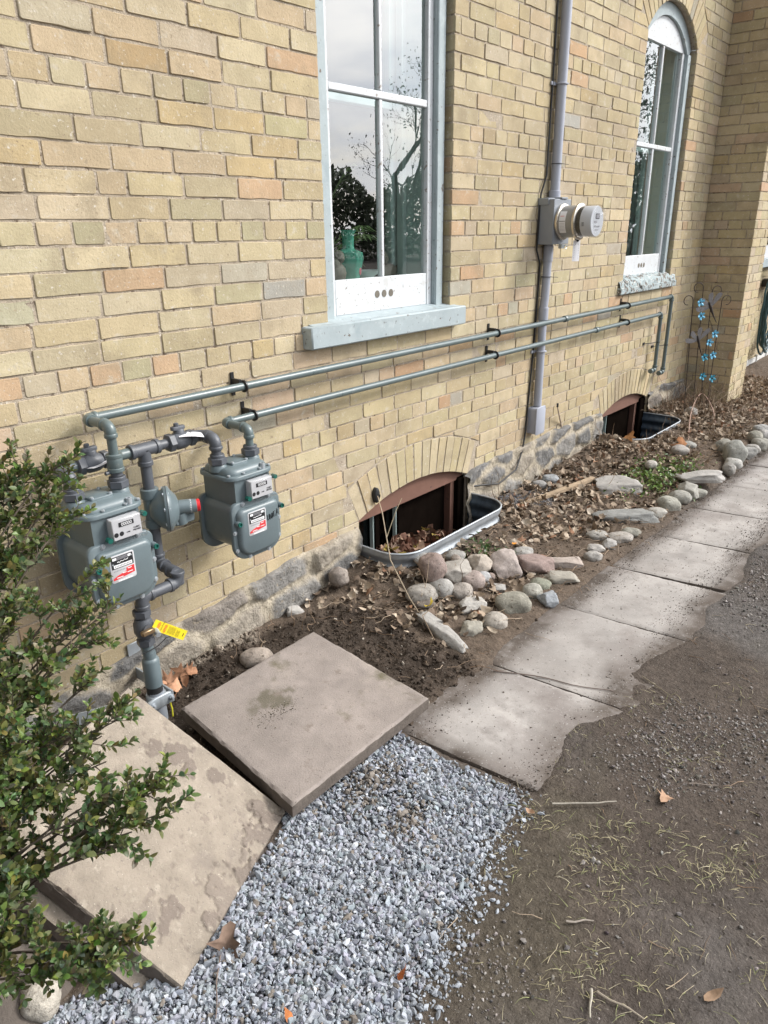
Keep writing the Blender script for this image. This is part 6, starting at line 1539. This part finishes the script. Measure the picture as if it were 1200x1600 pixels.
def twig(p0, d0, length, depth=0, bright=0.):
    """a leafy shoot: opposite pairs, each pair turned a quarter against the last"""
    n = max(4,int(length/.0086)); p = Vector(p0); d = Vector(d0).normalized(); pts = [p.copy()]; tw = random.uniform(0,3)
    for i in range(n):
        d = (d+Vector((random.gauss(0,.07),random.gauss(0,.07),random.gauss(.02,.06)))).normalized(); p = p+d*(length/n); pts.append(p.copy())
        if i < 1 and depth == 0: continue
        a = d.orthogonal().normalized(); b = d.cross(a); th = tw+i*math.pi/2*.96; sd_ = a*math.cos(th)+b*math.sin(th)
        L = random.uniform(.0125,.0205)*(1-.35*max(0,(i-n*.75)/(n*.25+.01)))
        yel = random.random() < .05+bright; base = random.choice(GRN1)
        for sg in (-1,1):
            c = (.16,.20,.05) if yel else base; c = tuple(max(.012,x*random.uniform(.75,1.3)) for x in c)
            dd = (sd_*sg*random.uniform(.6,1.0)+d*random.uniform(.5,1.0)+Vector((0,0,random.uniform(-.05,.30))))
            if random.random() > .06: add_leaf(p, dd, d+Vector((0,0,.6)), L, c)
        if depth < 1 and random.random() < .26 and i > 1:
            dd = (sd_*random.choice((-1,1))*.9+d*.9+Vector((0,0,.15))).normalized(); twig(p, dd, length*random.uniform(.35,.6), depth+1, bright)
    add_leaf(p, d+Vector((.1,.1,.2)), Vector((0,0,1)), .012, (.09,.15,.05)); add_leaf(p, d-Vector((.1,.1,-.2)), Vector((0,0,1)), .012, (.08,.14,.05))
    st.tube(pts,[.0014*(1-.6*i/len(pts)) for i in range(len(pts))],4,cap=False)
random.seed(23)
for (px,py,dd) in TIPS:
    px -= 9
    tip = RD(px,py,dd); base = root0+Vector((random.uniform(-.08,.06),random.uniform(-.07,.07),random.uniform(.0,.12)))
    v = tip-base; out = Vector((v.x,v.y,0)); up = Vector((0,0,1))
    c1 = base+Vector((v.x*.12,v.y*.12,max(.1,v.z*.55))); c2 = tip-(out.normalized()*.16+Vector((0,0,.07 if tip.z > .5 else -.02)))
    P_ = [base*(1-t)**3+3*t*(1-t)**2*c1+3*t*t*(1-t)*c2+tip*t**3 for t in [i/22 for i in range(23)]]
    st.tube(P_,[.0048*(1-.72*i/22) for i in range(23)],5,cap=False)
    end = (P_[-1]-P_[-3]).normalized()
    P_[-4:]; shoot0 = P_[-1]-end*.07; twig(shoot0, end, random.uniform(.068,.085))
    for i in range(17 if (py > 1440 and px > 60) else 9,22):
        if random.random() < (.85 if px < 110 else .68):
            dl = (P_[i+1]-P_[i]).normalized(); a = dl.orthogonal().normalized(); a = (Matrix.Rotation(random.uniform(0,6.28),3,dl) @ a)
            ln = random.uniform(.045,.085)*(.6+.4*i/22); twig(P_[i], (a*.9+dl*.8+Vector((0,0,.25))), ln)
st.build('stems', bush)
lm = raw_mesh('foliage', np.array(LV), np.array(LF), np.array(LC), 'leaf_green', flat=False); lm.parent = bush; lm.location = -Vector(bush['_org'])

# ------------------------------------------------------------------ trees across the yard (seen mirrored in the windows)
random.seed(5)
def tree(x, y, h, cr, label, dense, seed, s0, s1, grp='trees across the yard mirrored in the windows'):
    rt = thing('tree', label, 'tree', (x,y,0), grp); random.seed(seed); mb = MB().mat('bark'); tips = []
    def br(p, d, l, r, dep):
        n = 4; pts = [p.copy()]; rs = [r]
        for i in range(n):
            d = (d+Vector((random.gauss(0,.12),random.gauss(0,.12),random.gauss(.03,.07)))).normalized(); p = p+d*(l/n); pts.append(p.copy()); rs.append(r*(1-.45*(i+1)/n))
        mb.tube(pts, rs, 5, cap=False)
        if dep == 0: tips.append(p); return
        if dep <= 2: tips.append(p)
        for _ in range(4 if dep > 2 else 3):
            a = d.orthogonal().normalized(); a = Matrix.Rotation(random.uniform(0,6.28),3,d) @ a
            br(pts[random.randint(2,4)], (d*.8+a*random.uniform(.5,1.0)+Vector((0,0,.12))).normalized(), l*random.uniform(.55,.78), rs[-1]*.72, dep-1)
    br(Vector((x,y,-.1)), Vector((0,0,1)), h*.38, h*.022, 4); mb.build('trunk', rt)
    n = int(len(tips)*dense); T = np.array([tuple(t) for t in tips]); P_ = T[rng.integers(0,len(T),n)]+rng.normal(0,cr,(n,3)); P_ = P_[P_[:,2] > .6]; n = len(P_)
    C = np.array((.035,.055,.028))*rng.uniform(.6,1.6,n)[:,None]
    ob = scatter('crown', LB[:7], P_, rng.uniform(s0,s1,n), C, 'leaf_green', flat=False); ob.parent = rt; ob.location = -Vector(rt['_org'])
tree(20.5,-14.5,9.0,.16,'bare dark tree mirrored in the right panes of the nearer window',5,1,.05,.11)
tree(29.5,-9.8,9.5,.30,'tall leafy tree mirrored in the left panes of the farther window',24,4,.07,.15)
tree(33,-13,8.0,.30,'second leafy tree mirrored beside the tall one in the farther window',22,6,.07,.15)
def treeline(name, az0, az1, dist, h, n, s0, s1, seed):
    az = np.radians(rng.uniform(az0,az1,n)); top = h*(.80+.25*fbm(az*14,az*0,1,seed)+.15*fbm(az*60,az*0,1,seed+1)); r = dist+rng.normal(0,1.2,n)
    P_ = np.stack([4+r*np.sin(az), -r*np.cos(az), top*rng.uniform(0,1,n)**.7],1)
    tag(scatter(name, LB[:7], P_, rng.uniform(s0,s1,n), np.array((.17,.20,.14))*rng.uniform(.5,1.6,n)[:,None], 'leaf_green', flat=False), kind='stuff')
treeline('far_woods', 20, 85, 42, 5.6, 22000, .22, .5, 90)
for o in list(bpy.data.objects):
    if '_org' in o.keys(): del o['_org']
